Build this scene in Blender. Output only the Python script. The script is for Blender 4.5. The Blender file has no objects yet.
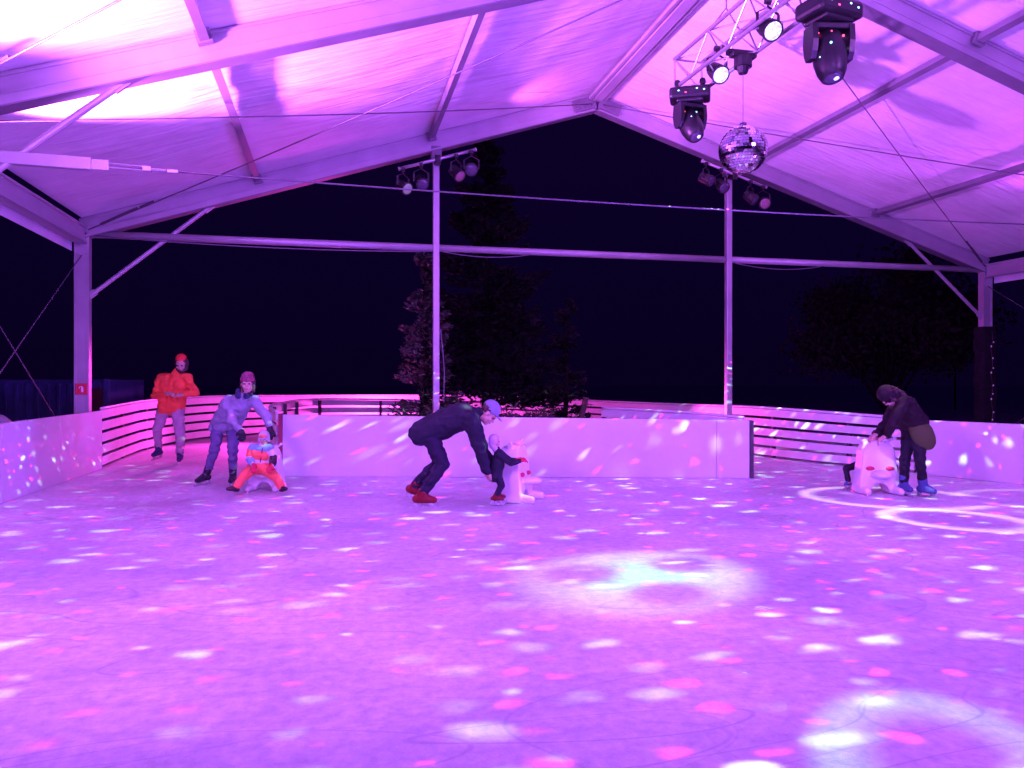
import bpy, bmesh, math, random
from mathutils import Vector, Matrix, noise

random.seed(7)
C = bpy.context.scene.collection
SC = bpy.context.scene
YAW = math.atan(177 / 768.0)
SN, CS = math.sin(YAW), math.cos(YAW)
EYE = 1.3
F = 768.0
V = Vector


# ------------------------------------------------------------------ survey helpers
def at(px, py, fwd):
    lat = (px - 512) / F * fwd
    return V((fwd * SN + lat * CS, fwd * CS - lat * SN, EYE + (384 - py) / F * fwd))


def on_plane(px, py, Y):
    u = (px - 512) / F
    return at(px, py, Y / (CS - u * SN))


def ground(px, fwd, z=0.0):
    p = at(px, 384, fwd)
    p.z = z
    return p


TMP = bpy.data.scenes.new('workbench')


# ------------------------------------------------------------------ materials
def nt(m):
    return m.node_tree.nodes, m.node_tree.links


def mat(name, col, rough=0.6, metal=0.0, var=0.12, scale=6.0, bump=0.0, bscale=40.0, spec=0.5, emis=None, estr=0.0, trans=0.0, stretch=(1, 1, 1)):
    m = bpy.data.materials.new(name)
    m.use_nodes = True
    n, l = nt(m)
    b = n['Principled BSDF']
    tc = n.new('ShaderNodeTexCoord')
    mp = n.new('ShaderNodeMapping')
    mp.inputs['Scale'].default_value = stretch
    l.new(tc.outputs['Object'], mp.inputs[0])
    nz = n.new('ShaderNodeTexNoise')
    nz.inputs['Scale'].default_value = scale
    nz.inputs['Detail'].default_value = 3
    l.new(mp.outputs[0], nz.inputs['Vector'])
    cr = n.new('ShaderNodeValToRGB')
    cr.color_ramp.elements[0].position = 0.25
    cr.color_ramp.elements[1].position = 0.75
    lo = [max(0, c * (1 - var)) for c in col]
    hi = [min(1, c * (1 + var)) for c in col]
    cr.color_ramp.elements[0].color = (*lo, 1)
    cr.color_ramp.elements[1].color = (*hi, 1)
    l.new(nz.outputs['Fac'], cr.inputs[0])
    l.new(cr.outputs[0], b.inputs['Base Color'])
    mr = n.new('ShaderNodeMapRange')
    mr.inputs['To Min'].default_value = max(0.02, rough - 0.1)
    mr.inputs['To Max'].default_value = min(1, rough + 0.1)
    l.new(nz.outputs['Fac'], mr.inputs[0])
    l.new(mr.outputs[0], b.inputs['Roughness'])
    b.inputs['Metallic'].default_value = metal
    b.inputs['Specular IOR Level'].default_value = spec
    if bump:
        n2 = n.new('ShaderNodeTexNoise')
        n2.inputs['Scale'].default_value = bscale
        n2.inputs['Detail'].default_value = 3
        l.new(mp.outputs[0], n2.inputs['Vector'])
        bp = n.new('ShaderNodeBump')
        bp.inputs['Strength'].default_value = bump
        bp.inputs['Distance'].default_value = 0.02
        l.new(n2.outputs['Fac'], bp.inputs['Height'])
        l.new(bp.outputs[0], b.inputs['Normal'])
    if emis:
        b.inputs['Emission Color'].default_value = (*emis, 1)
        b.inputs['Emission Strength'].default_value = estr
    return m


M = {}
M['alu'] = mat('aluminium', (.42, .41, .44), .42, .35, .10, 3, .05, 60)
M['alu_dark'] = mat('aluminium_keder', (.20, .19, .23), .5, .3, .12, 4)
M['steel'] = mat('galvanised_steel', (.42, .42, .45), .4, .6, .15, 12)
M['cable'] = mat('steel_cable', (.13, .12, .15), .5, .5, .15, 30)
M['hdpe'] = mat('white_board_plastic', (.66, .66, .68), .42, 0, .06, 2.2, .06, 9)
M['hdpe_old'] = mat('white_slat_plastic', (.74, .73, .75), .45, 0, .08, 3, .05, 14)
M['maroon'] = mat('maroon_end_shade', (.28, .03, .09), .5, 0, .2, 8)
M['postdark'] = mat('dark_fence_post', (.06, .05, .07), .6, .2, .2, 9)
M['black'] = mat('black_housing', (.013, .012, .016), .40, 0, .25, 14, .05, 90)
M['truss'] = mat('truss_tube', (.45, .45, .48), .35, .6, .12, 18)
M['lens_on'] = mat('lit_lens', (.8, .9, .85), .2, 0, .05, 30, emis=(.80, 1.0, .90), estr=9)
def lens_material():
    m = mat('lit_lens', (.8, .9, .85), .2, 0, .05, 30)
    n, l = nt(m)
    tc = n.new('ShaderNodeTexCoord')
    vo = n.new('ShaderNodeTexVoronoi'); vo.inputs['Scale'].default_value = 42
    l.new(tc.outputs['Object'], vo.inputs['Vector'])
    mr = n.new('ShaderNodeMapRange'); mr.inputs['From Max'].default_value = .7; mr.inputs['To Min'].default_value = 2.2; mr.inputs['To Max'].default_value = .35
    l.new(vo.outputs['Distance'], mr.inputs[0])
    n['Principled BSDF'].inputs['Emission Color'].default_value = (.62, 1, .86, 1)
    l.new(mr.outputs[0], n['Principled BSDF'].inputs['Emission Strength'])
    return m


M['lens_on'] = lens_material()
M['led_red'] = mat('red_indicator', (.8, .05, .1), .3, 0, .1, 30, emis=(1, .08, .2), estr=3)
M['led_cyan'] = mat('cyan_indicator', (.3, .9, .9), .3, 0, .1, 30, emis=(.35, 1, .9), estr=2.2)
M['glass_dark'] = mat('dim_lens', (.07, .06, .10), .12, 0, .1, 30)
M['lens_glint'] = mat('glint_lens', (.16, .14, .2), .15, 0, .1, 30, emis=(.9, .7, 1), estr=.12)  # glint on an unlit lens, put in as faint emission
M['lens_rosy_glint'] = mat('rosy_glint_lens', (.2, .08, .16), .15, 0, .1, 30, emis=(1, .25, .6), estr=.05)  # pinkish glint on an unlit lens, likewise made with emission
M['asphalt'] = mat('pale_ground', (.42, .42, .45), .9, 0, .25, 3, .3, 60)  # paled so the far ground matches the night sky's brightness
M['bark'] = mat('bark', (.06, .045, .035), .9, 0, .3, 14, .5, 30)
M['needles'] = mat('needles', (.010, .009, .011), .8, 0, .5, 3, spec=.15)
M['leaf'] = mat('shrub_leaf', (.05, .055, .045), .5, 0, .4, 7)
M['nightleaf'] = mat('broad_leaf', (.016, .013, .014), .85, 0, .5, 3, spec=.1)
M['nightbark'] = mat('dark_bark', (.008, .006, .006), .95, 0, .3, 9, spec=.1)
M['blue_tin'] = mat('blue_painted_metal', (.07, .08, .24), .6, .1, .25, 3, .08, 20)
M['red_tin'] = mat('dull_red_panel', (.10, .015, .035), .6, 0, .3, 4)
M['tarp'] = mat('pale_tarpaulin', (.32, .32, .36), .5, 0, .2, 5, .3, 14)
M['signred'] = mat('sign_red', (.55, .02, .05), .4, 0, .08, 9)
M['signwhite'] = mat('sign_white', (.8, .8, .8), .4, 0, .04, 9)
M['skin'] = mat('skin', (.50, .33, .26), .5, 0, .08, 16, .04, 60)
M['hair'] = mat('dark_hair', (.035, .022, .018), .55, 0, .4, 30, .4, 50)
M['eye'] = mat('eye', (.05, .04, .04), .15, 0, .1, 30)
M['lip'] = mat('lip', (.35, .10, .10), .45, 0, .1, 30)


def cloth(name, col, rough=.85, var=.18, emis=None, estr=0):
    return mat(name, col, rough, 0, var, 9, .35, 26, spec=.25, emis=emis, estr=estr)


M['orange_jacket'] = cloth('orange_jacket', (.92, .125, .06))
M['red_cap'] = cloth('red_cap', (.75, .06, .05))
M['grey_trousers'] = cloth('grey_trousers', (.42, .30, .40))
M['navy'] = cloth('navy_boot', (.03, .035, .10), .5)
M['hoodie'] = cloth('grey_blue_hoodie', (.27, .30, .40))
M['jeans'] = cloth('dark_blue_jeans', (.12, .11, .22))
M['beanie'] = cloth('mauve_beanie', (.15, .045, .09))
M['glove'] = cloth('black_glove', (.02, .02, .03))
M['bootblack'] = cloth('black_boot', (.02, .018, .03), .45)
M['suit_orange'] = cloth('orange_snowsuit', (.95, .17, .12), .7)
M['suit_blue'] = cloth('light_blue_snowsuit', (.22, .48, .80), .7)
M['suit_white'] = cloth('white_snowsuit', (.75, .72, .78), .7)
M['helmet'] = mat('pale_helmet', (.50, .50, .60), .35, 0, .3, 12)
M['visor'] = mat('orange_visor', (.85, .22, .10), .3, 0, .1, 12)
M['mitten_red'] = cloth('red_mitten', (.55, .03, .08))
M['dark_jacket'] = cloth('dark_navy_jacket', (.012, .011, .028), .75)
M['dark_trousers'] = cloth('dark_trousers', (.016, .012, .035), .8)
M['grey_cap'] = cloth('grey_cap', (.22, .24, .36), .8)
M['shoe_red'] = cloth('red_shoe', (.17, .010, .018), .5)
M['plum_jacket'] = cloth('plum_jacket', (.013, .006, .012), .8)
M['leggings'] = cloth('black_leggings', (.012, .010, .02), .7)
M['olive'] = cloth('olive_pad', (.065, .085, .028), .9, .06)
M['skate_blue'] = cloth('blue_skate', (.07, .10, .26), .45)
M['pink_lace'] = cloth('pink_strap', (.85, .10, .40), .6)
M['lilac_hat'] = cloth('lilac_hat', (.50, .40, .58), .8)
M['aid'] = mat('white_aid_plastic', (.78, .76, .78), .4, 0, .05, 4, .06, 9)
M['aid_red'] = mat('red_aid_spot', (.55, .03, .08), .4, 0, .1, 12)
M['blade'] = mat('skate_blade', (.6, .6, .65), .25, .9, .1, 20)
M['cord'] = mat('cord', (.16, .14, .2), .5, .3, .1, 30)
M['fairy'] = mat('fairy_bulb', (.9, .8, .9), .3, 0, .05, 30, emis=(.7, .4, 1), estr=.14)
M['sleeve'] = cloth('dark_post_sleeve', (.010, .006, .012))


def membrane_material():
    m = bpy.data.materials.new('tent_membrane')
    m.use_nodes = True
    n, l = nt(m)
    b = n['Principled BSDF']
    tc = n.new('ShaderNodeTexCoord')
    mp = n.new('ShaderNodeMapping')
    mp.inputs['Rotation'].default_value = (0, 0, math.radians(24))
    mp.inputs['Scale'].default_value = (.28, 2.4, 1)
    l.new(tc.outputs['Object'], mp.inputs[0])
    n1 = n.new('ShaderNodeTexNoise'); n1.inputs['Scale'].default_value = 2.2; n1.inputs['Detail'].default_value = 4; n1.inputs['Distortion'].default_value = .35
    l.new(mp.outputs[0], n1.inputs['Vector'])
    mp2 = n.new('ShaderNodeMapping')
    mp2.inputs['Rotation'].default_value = (0, 0, math.radians(-8))
    mp2.inputs['Scale'].default_value = (.22, 3.4, 1)
    l.new(tc.outputs['Object'], mp2.inputs[0])
    n2 = n.new('ShaderNodeTexNoise'); n2.inputs['Scale'].default_value = 3.0; n2.inputs['Detail'].default_value = 4
    l.new(mp2.outputs[0], n2.inputs['Vector'])
    ad = n.new('ShaderNodeMath'); ad.operation = 'ADD'
    l.new(n1.outputs['Fac'], ad.inputs[0]); l.new(n2.outputs['Fac'], ad.inputs[1])
    bp = n.new('ShaderNodeBump'); bp.inputs['Strength'].default_value = .40; bp.inputs['Distance'].default_value = .05
    l.new(ad.outputs[0], bp.inputs['Height'])
    l.new(bp.outputs[0], b.inputs['Normal'])
    n3 = n.new('ShaderNodeTexNoise'); n3.inputs['Scale'].default_value = .9; n3.inputs['Detail'].default_value = 4; n3.inputs['Roughness'].default_value = .65
    l.new(tc.outputs['Object'], n3.inputs['Vector'])
    cr = n.new('ShaderNodeValToRGB')
    cr.color_ramp.elements[0].color = (.60, .59, .62, 1); cr.color_ramp.elements[0].position = .3
    cr.color_ramp.elements[1].color = (.78, .77, .79, 1); cr.color_ramp.elements[1].position = .65
    l.new(n3.outputs['Fac'], cr.inputs[0])
    l.new(cr.outputs[0], b.inputs['Base Color'])
    b.inputs['Roughness'].default_value = .5
    b.inputs['Specular IOR Level'].default_value = .35
    return m


def ice_material():
    m = bpy.data.materials.new('scratched_ice')
    m.use_nodes = True
    n, l = nt(m)
    b = n['Principled BSDF']
    tc = n.new('ShaderNodeTexCoord')
    # broad wet / snowy patches
    n1 = n.new('ShaderNodeTexNoise'); n1.inputs['Scale'].default_value = .8; n1.inputs['Detail'].default_value = 5; n1.inputs['Roughness'].default_value = .62
    l.new(tc.outputs['Object'], n1.inputs['Vector'])
    cr = n.new('ShaderNodeValToRGB')
    cr.color_ramp.elements[0].color = (.52, .52, .56, 1); cr.color_ramp.elements[0].position = .32
    cr.color_ramp.elements[1].color = (.82, .82, .84, 1); cr.color_ramp.elements[1].position = .66
    l.new(n1.outputs['Fac'], cr.inputs[0])
    # fine shaved-ice mottling
    n2 = n.new('ShaderNodeTexNoise'); n2.inputs['Scale'].default_value = 14; n2.inputs['Detail'].default_value = 4; n2.inputs['Roughness'].default_value = .7
    l.new(tc.outputs['Object'], n2.inputs['Vector'])
    mr2 = n.new('ShaderNodeMapRange'); mr2.inputs['From Min'].default_value = .3; mr2.inputs['From Max'].default_value = .7
    mr2.inputs['To Min'].default_value = .70; mr2.inputs['To Max'].default_value = 1.10
    l.new(n2.outputs['Fac'], mr2.inputs[0])
    mx = n.new('ShaderNodeMix'); mx.data_type = 'RGBA'; mx.blend_type = 'MULTIPLY'; mx.inputs['Factor'].default_value = 1
    l.new(cr.outputs[0], mx.inputs['A']); l.new(mr2.outputs[0], mx.inputs['B'])
    last = mx.outputs['Result']
    # skate grooves: bent cell edges at three sizes, broken up by noise
    heights = []
    for k, (sc, mult, wid, ang, sx) in enumerate(((.30, 11, .013, 25, .5), (.42, 10, .015, -38, .4), (.36, 12, .015, 68, .45), (.62, 9, .014, -8, .35), (1.3, 10, .034, 50, .20), (1.1, 10, .034, -22, .18), (1.2, 10, .034, 80, .20))):
        mp = n.new('ShaderNodeMapping')
        mp.inputs['Rotation'].default_value = (0, 0, math.radians(ang))
        mp.inputs['Scale'].default_value = (sx, 1, 1)
        mp.inputs['Location'].default_value = (k * 3.7, k * 1.3, 0)
        l.new(tc.outputs['Object'], mp.inputs[0])
        nd = n.new('ShaderNodeTexNoise'); nd.inputs['Scale'].default_value = sc; nd.inputs['Detail'].default_value = 1
        l.new(mp.outputs[0], nd.inputs['Vector'])
        f1 = n.new('ShaderNodeMath'); f1.operation = 'MULTIPLY'; f1.inputs[1].default_value = mult
        l.new(nd.outputs['Fac'], f1.inputs[0])
        f2 = n.new('ShaderNodeMath'); f2.operation = 'PINGPONG'; f2.inputs[1].default_value = .5
        l.new(f1.outputs[0], f2.inputs[0])
        ln = n.new('ShaderNodeMapRange'); ln.interpolation_type = 'SMOOTHSTEP'
        ln.inputs['From Min'].default_value = 0.0; ln.inputs['From Max'].default_value = wid
        ln.inputs['To Min'].default_value = 1; ln.inputs['To Max'].default_value = 0
        l.new(f2.outputs[0], ln.inputs[0])
        th = n.new('ShaderNodeMapRange'); th.inputs['From Min'].default_value = .50; th.inputs['From Max'].default_value = .64
        sp = n.new('ShaderNodeSeparateColor'); l.new(nd.outputs['Color'], sp.inputs[0])
        l.new(sp.outputs[1 + k % 2], th.inputs[0])
        mu = n.new('ShaderNodeMath'); mu.operation = 'MULTIPLY'
        l.new(ln.outputs[0], mu.inputs[0]); l.new(th.outputs[0], mu.inputs[1])
        heights.append(mu.outputs[0])
    cur = heights[0]
    for h in heights[1:]:
        a = n.new('ShaderNodeMath'); a.operation = 'MAXIMUM'
        l.new(cur, a.inputs[0]); l.new(h, a.inputs[1]); cur = a.outputs[0]
    dk = n.new('ShaderNodeMix'); dk.data_type = 'RGBA'; dk.blend_type = 'MIX'
    dk.inputs['B'].default_value = (.27, .26, .34, 1)
    sc_ = n.new('ShaderNodeMath'); sc_.operation = 'MULTIPLY'; sc_.inputs[1].default_value = .48
    l.new(cur, sc_.inputs[0])
    l.new(sc_.outputs[0], dk.inputs['Factor']); l.new(last, dk.inputs['A'])
    l.new(dk.outputs['Result'], b.inputs['Base Color'])
    mr = n.new('ShaderNodeMapRange'); mr.inputs['From Min'].default_value = .35; mr.inputs['From Max'].default_value = .65
    mr.inputs['To Min'].default_value = .34; mr.inputs['To Max'].default_value = .60
    l.new(n1.outputs['Fac'], mr.inputs[0]); l.new(mr.outputs[0], b.inputs['Roughness'])
    b.inputs['Specular IOR Level'].default_value = .35
    bp = n.new('ShaderNodeBump'); bp.inputs['Strength'].default_value = .35; bp.inputs['Distance'].default_value = .02
    l.new(n2.outputs['Fac'], bp.inputs['Height']); l.new(bp.outputs[0], b.inputs['Normal'])
    return m


def mirror_ball_material():
    m = bpy.data.materials.new('mirror_tiles')
    m.use_nodes = True
    n, l = nt(m)
    b = n['Principled BSDF']
    b.inputs['Metallic'].default_value = 1
    b.inputs['Roughness'].default_value = .06
    oi = n.new('ShaderNodeTexNoise'); oi.inputs['Scale'].default_value = 25
    tc = n.new('ShaderNodeTexCoord'); l.new(tc.outputs['Object'], oi.inputs['Vector'])
    cr = n.new('ShaderNodeValToRGB')
    cr.color_ramp.elements[0].color = (.62, .62, .66, 1); cr.color_ramp.elements[1].color = (.95, .95, .97, 1)
    l.new(oi.outputs['Fac'], cr.inputs[0]); l.new(cr.outputs[0], b.inputs['Base Color'])
    return m


M['membrane'] = membrane_material()
M['ice'] = ice_material()
M['mirror'] = mirror_ball_material()


# ------------------------------------------------------------------ mesh helpers
def obj(name, bm, m, parent=None, smooth=False):
    me = bpy.data.meshes.new(name)
    bmesh.ops.recalc_face_normals(bm, faces=bm.faces)
    bm.to_mesh(me); bm.free()
    if m is not None:
        for x in (m if isinstance(m, (list, tuple)) else [m]):
            me.materials.append(x)
    if smooth:
        for p in me.polygons: p.use_smooth = True
    o = bpy.data.objects.new(name, me)
    C.objects.link(o)
    if parent: o.parent = parent
    return o


def tag(o, label, cat, group=None):
    o['label'] = label; o['category'] = cat
    if group: o['group'] = group
    return o


def thing(name, label, cat, loc=(0, 0, 0), rotz=0.0, group=None):
    o = bpy.data.objects.new(name, None)
    C.objects.link(o)
    o.location = loc; o.rotation_euler = (0, 0, rotz)
    return tag(o, label, cat, group)


def dup(root, label=None):
    r = root.copy(); C.objects.link(r)
    if label: r['label'] = label
    for ch in list(root.children):
        c = ch.copy(); C.objects.link(c); c.parent = r
        for g in ch.children:
            d = g.copy(); C.objects.link(d); d.parent = c
    return r


def axes(d, up=V((0, 0, 1))):
    d = V(d).normalized()
    if abs(d.dot(up)) > .98: up = V((0, 1, 0))
    x = up.cross(d).normalized()
    y = d.cross(x).normalized()
    return x, y, d


def add_bar(bm, a, b, w, h, up=V((0, 0, 1)), bevel=0.0):
    """rectangular bar from a to b; w across, h along 'up'."""
    a, b = V(a), V(b)
    x, y, d = axes(b - a, up)
    vs = []
    for p in (a, b):
        for sx, sy in ((-1, -1), (1, -1), (1, 1), (-1, 1)):
            vs.append(bm.verts.new(p + x * sx * w / 2 + y * sy * h / 2))
    fs = [(3, 2, 1, 0), (4, 5, 6, 7), (0, 1, 5, 4), (1, 2, 6, 5), (2, 3, 7, 6), (3, 0, 4, 7)]
    faces = [bm.faces.new([vs[i] for i in f]) for f in fs]
    if bevel:
        es = list({e for f in faces for e in f.edges})
        bmesh.ops.bevel(bm, geom=es, offset=bevel, segments=2, affect='EDGES', profile=.5)


def add_tube(bm, pts, r, seg=10, r2=None, caps=True):
    pts = [V(p) for p in pts]
    rings = []
    n = len(pts)
    for i, p in enumerate(pts):
        d = (pts[min(i + 1, n - 1)] - pts[max(i - 1, 0)])
        x, y, _ = axes(d)
        rr = r if r2 is None else r + (r2 - r) * i / (n - 1)
        rings.append([bm.verts.new(p + (x * math.cos(t) + y * math.sin(t)) * rr) for t in (2 * math.pi * k / seg for k in range(seg))])
    for i in range(n - 1):
        for k in range(seg):
            bm.faces.new((rings[i][k], rings[i][(k + 1) % seg], rings[i + 1][(k + 1) % seg], rings[i + 1][k]))
    if caps:
        bm.faces.new(rings[0][::-1]); bm.faces.new(rings[-1])


def add_box(bm, c, s, bevel=0.0, mtx=None):
    c = V(c)
    vs = []
    for z in (-1, 1):
        for sx, sy in ((-1, -1), (1, -1), (1, 1), (-1, 1)):
            v = V((sx * s[0] / 2, sy * s[1] / 2, z * s[2] / 2)) + c
            vs.append(bm.verts.new(mtx @ v if mtx else v))
    fs = [(3, 2, 1, 0), (4, 5, 6, 7), (0, 1, 5, 4), (1, 2, 6, 5), (2, 3, 7, 6), (3, 0, 4, 7)]
    faces = [bm.faces.new([vs[i] for i in f]) for f in fs]
    if bevel:
        es = list({e for f in faces for e in f.edges})
        bmesh.ops.bevel(bm, geom=es, offset=bevel, segments=2, affect='EDGES', profile=.5)


_UNIT = {}


def unit_sphere(seg, rings):
    if (seg, rings) not in _UNIT:
        vs = [V((0, 0, 1))]
        for i in range(1, rings):
            t = math.pi * i / rings
            for k in range(seg):
                a = 2 * math.pi * k / seg
                vs.append(V((math.sin(t) * math.cos(a), math.sin(t) * math.sin(a), math.cos(t))))
        vs.append(V((0, 0, -1)))
        fs = []
        for k in range(seg):
            fs.append((0, 1 + k, 1 + (k + 1) % seg))
            for i in range(rings - 2):
                o = 1 + i * seg
                fs.append((o + k, o + seg + k, o + seg + (k + 1) % seg, o + (k + 1) % seg))
            o = 1 + (rings - 2) * seg
            fs.append((o + k, len(vs) - 1, o + (k + 1) % seg))
        _UNIT[(seg, rings)] = (vs, fs)
    return _UNIT[(seg, rings)]


def add_ell(bm, c, r, mtx=None, seg=16, rings=10):
    if not isinstance(r, (tuple, list, Vector)): r = (r, r, r)
    m4 = Matrix.Translation(V(c)) @ (mtx.to_4x4() if mtx else Matrix.Identity(4)) @ Matrix.Diagonal((r[0], r[1], r[2], 1))
    vs, fs = unit_sphere(seg, rings)
    nv = [bm.verts.new(m4 @ v) for v in vs]
    for f in fs: bm.faces.new([nv[i] for i in f])


def add_cap(bm, a, b, ra, rb, seg=12):
    a, b = V(a), V(b)
    L = (b - a).length
    if L < 1e-5:
        add_ell(bm, a, ra); return
    add_ell(bm, a, ra, seg=seg, rings=8); add_ell(bm, b, rb, seg=seg, rings=8)
    add_tube(bm, [a, b], ra * .999, seg, rb * .999)


def cat_curve(pts, n=8):
    out = []
    P = [pts[0]] + list(pts) + [pts[-1]]
    for i in range(1, len(P) - 2):
        for k in range(n):
            t = k / n
            out.append(tuple(.5 * (2 * b + (c - a) * t + (2 * a - 5 * b + 4 * c - d) * t * t + (3 * b - a - 3 * c + d) * t ** 3)
                             for a, b, c, d in zip(P[i - 1], P[i], P[i + 1], P[i + 2])))
    out.append(tuple(pts[-1]))
    return out


def blob(name, bm, m, parent, voxel=.012, smooth=4, wrinkle=0.0, wscale=9.0, seed=0):
    """fuse overlapping closed shapes in bm into one continuous skin."""
    me = bpy.data.meshes.new(name + '_raw')
    bm.to_mesh(me); bm.free()
    o = bpy.data.objects.new(name + '_raw', me)
    TMP.collection.objects.link(o)
    r = o.modifiers.new('r', 'REMESH'); r.mode = 'VOXEL'; r.voxel_size = voxel
    s = o.modifiers.new('s', 'SMOOTH'); s.iterations = smooth; s.factor = .5
    TMP.view_layers[0].update()
    dg = TMP.view_layers[0].depsgraph
    out = bpy.data.meshes.new_from_object(o.evaluated_get(dg))
    bpy.data.objects.remove(o); bpy.data.meshes.remove(me)
    out.name = name
    out.materials.clear(); out.materials.append(m)
    if wrinkle:
        nn = [v.normal.copy() for v in out.vertices]
        for v, q in zip(out.vertices, nn):
            c = v.co
            d = noise.noise(V((c.x * wscale + seed, c.y * wscale, c.z * wscale * 2.1)))
            d2 = noise.noise(V((c.x * wscale * 2.4, c.y * wscale * 2.4 + seed, c.z * wscale * 3.2)))
            v.co = c + q * (d + .5 * d2) * wrinkle
    for p in out.polygons: p.use_smooth = True
    ob = bpy.data.objects.new(name, out)
    C.objects.link(ob)
    if parent: ob.parent = parent
    return ob


# ------------------------------------------------------------------ setting
def sheet(name, pts, z, m):
    bm = bmesh.new()
    bm.faces.new([bm.verts.new((p[0], p[1], z)) for p in pts])
    o = obj(name, bm, m)
    o['kind'] = 'structure'
    return o


sheet('ground', [(-400, -300), (400, -300), (400, 500), (-400, 500)], -.06, M['asphalt'])
sheet('ice', [(-7.2, -13), (13.5, -13), (13.5, 10.5), (12.2, 24), (-4.5, 24), (-7.2, 10)], 0, M['ice'])

# ------------------------------------------------------------------ marquee
D = 12.6
BAY = 5.0
XL, XR = -.2907 * D, .9866 * D
XA = (XL + XR) / 2
ZE, ZA = EYE + .180 * D, EYE + .382 * D
YS = [D - k * BAY for k in range(6)]
SL = (ZA - ZE) / (XA - XL)


def roof_z(X):
    return ZA - SL * abs(X - XA)


tent = thing('marquee_tent', 'large open sided white tent with pitched fabric roof over the ice rink', 'tent', (XA, D, 0))
tent.location = (0, 0, 0)
TH = math.atan(SL)
nL = V((-math.sin(TH), 0, math.cos(TH)))
nR = V((math.sin(TH), 0, math.cos(TH)))

# fabric: one sheet per slope and bay
for bi in range(5):
    y0, y1 = YS[bi + 1], YS[bi]
    for side in (0, 1):
        bm = bmesh.new()
        NX, NY = 70, 46
        xa, xb = (XL, XA) if side == 0 else (XA, XR)
        nn = nL if side == 0 else nR
        g = []
        for j in range(NY + 1):
            row = []
            for i in range(NX + 1):
                u, v = i / NX, j / NY
                X = xa + (xb - xa) * u; Y = y0 + (y1 - y0) * v
                Z = roof_z(X) + .20
                edge = math.sin(math.pi * v) * math.sin(math.pi * u) ** .5 if 0 < u < 1 else 0
                third = abs(math.sin(3 * math.pi * u))
                q = -.045 * math.sin(math.pi * v) * third
                # tension folds fanning out from the corners
                f = 0
                for cx, cy, s_ in ((xa, y0, 1.1), (xb, y0, .8), (xa, y1, 1.0), (xb, y1, .7)):
                    dx, dy = X - cx, Y - cy
                    rr = math.hypot(dx, dy) + .3
                    a = math.atan2(dy, dx)
                    f += s_ * math.sin(a * 26 + noise.noise(V((X * .4, Y * .4, bi))) * 5) * math.exp(-rr / 2.6)
                q += .013 * f * edge
                q += .012 * noise.noise(V((X * .9 + bi * 7, Y * 2.4 + X * .8, side * 5))) * edge
                p = V((X, Y, Z)) + nn * q
                row.append(bm.verts.new(p))
            g.append(row)
        for j in range(NY):
            for i in range(NX):
                bm.faces.new((g[j][i], g[j][i + 1], g[j + 1][i + 1], g[j + 1][i]))
        obj('roof_fabric', bm, M['membrane'], tent, True)

RH = .26   # rafter depth
for k, Y in enumerate(YS):
    for side in (0, 1):
        bm = bmesh.new()
        xa = XL if side == 0 else XR
        nn = nL if side == 0 else nR
        a = V((xa, Y, ZE + .06)); b = V((XA, Y, ZA + .06))
        add_bar(bm, a, b, .13, RH, nn)
        for off, ww in ((-RH / 2 - .011, .17), (RH / 2 - .03, .165)):
            add_bar(bm, a + nn * off, b + nn * off, ww, .022, nn)
        # keder grooves along the web
        for sy in (-1, 1):
            add_bar(bm, a + V((0, sy * .068, 0)) + nn * -.05, b + V((0, sy * .068, 0)) + nn * -.05, .006, .018, nn)
        r = obj('rafter', bm, M['alu'], tent)
        bm = bmesh.new()
        add_bar(bm, a + nn * (-RH / 2 - .030), b + nn * (-RH / 2 - .030), .18, .014, nn)
        obj('rafter_flange', bm, M['alu_dark'], tent)
        if k == 0:
            # hanging fabric edge along the gable
            bm = bmesh.new()
            add_bar(bm, a + V((0, .10, 0)) - nn * .02, b + V((0, .10, 0)) - nn * .02, .012, .24, nn)
            obj('gable_valance', bm, M['membrane'], tent)

# eave beams, ridge and purlins, bay by bay
for bi in range(5):
    y0, y1 = YS[bi + 1] + .085, YS[bi] - .085
    for X, sgn in ((XL, -1), (XR, 1)):
        bm = bmesh.new()
        add_bar(bm, (X, y0, ZE - .06), (X, y1, ZE - .06), .10, .20)
        add_bar(bm, (X, y0, ZE + .052), (X, y1, ZE + .052), .17, .024)
        add_bar(bm, (X, y0, ZE - .172), (X, y1, ZE - .172), .17, .024)
        for yy in (y1 - .35, y0 + .35):
            add_tube(bm, [(X - .056, yy, ZE - .05), (X + .056, yy, ZE - .05)], .022, 10)
        obj('eave_beam', bm, M['alu'], tent)
        bm = bmesh.new()   # fabric skirt hanging outside the eave
        add_bar(bm, (X + sgn * .13, y0, ZE - .13), (X + sgn * .13, y1, ZE - .13), .012, .34)
        obj('eave_valance', bm, M['membrane'], tent)
    for f in (1 / 3, 2 / 3):
        for side in (0, 1):
            X = ((-1.17, 1.53) if side == 0 else (9.88, 7.30))[0 if f < .5 else 1]
            nn = nL if side == 0 else nR
            bm = bmesh.new()
            p = V((X, 0, roof_z(X) + .12))
            add_bar(bm, p + V((0, y0, 0)), p + V((0, y1, 0)), .085, .085, nn)
            for yy in (y0 + .03, y1 - .03):
                add_bar(bm, p + V((0, yy - .03, 0)), p + V((0, yy + .03, 0)), .14, .13, nn)
            obj('purlin', bm, M['alu_dark'], tent)
    bm = bmesh.new()
    add_bar(bm, (XA, y0, ZA + .10), (XA, y1, ZA + .10), .16, .14)
    add_bar(bm, (XA - .13, y0, ZA + .075), (XA - .13, y1, ZA + .075), .045, .05)
    add_bar(bm, (XA + .13, y0, ZA + .075), (XA + .13, y1, ZA + .075), .045, .05)
    obj('ridge_beam', bm, M['alu'], tent)
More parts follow.
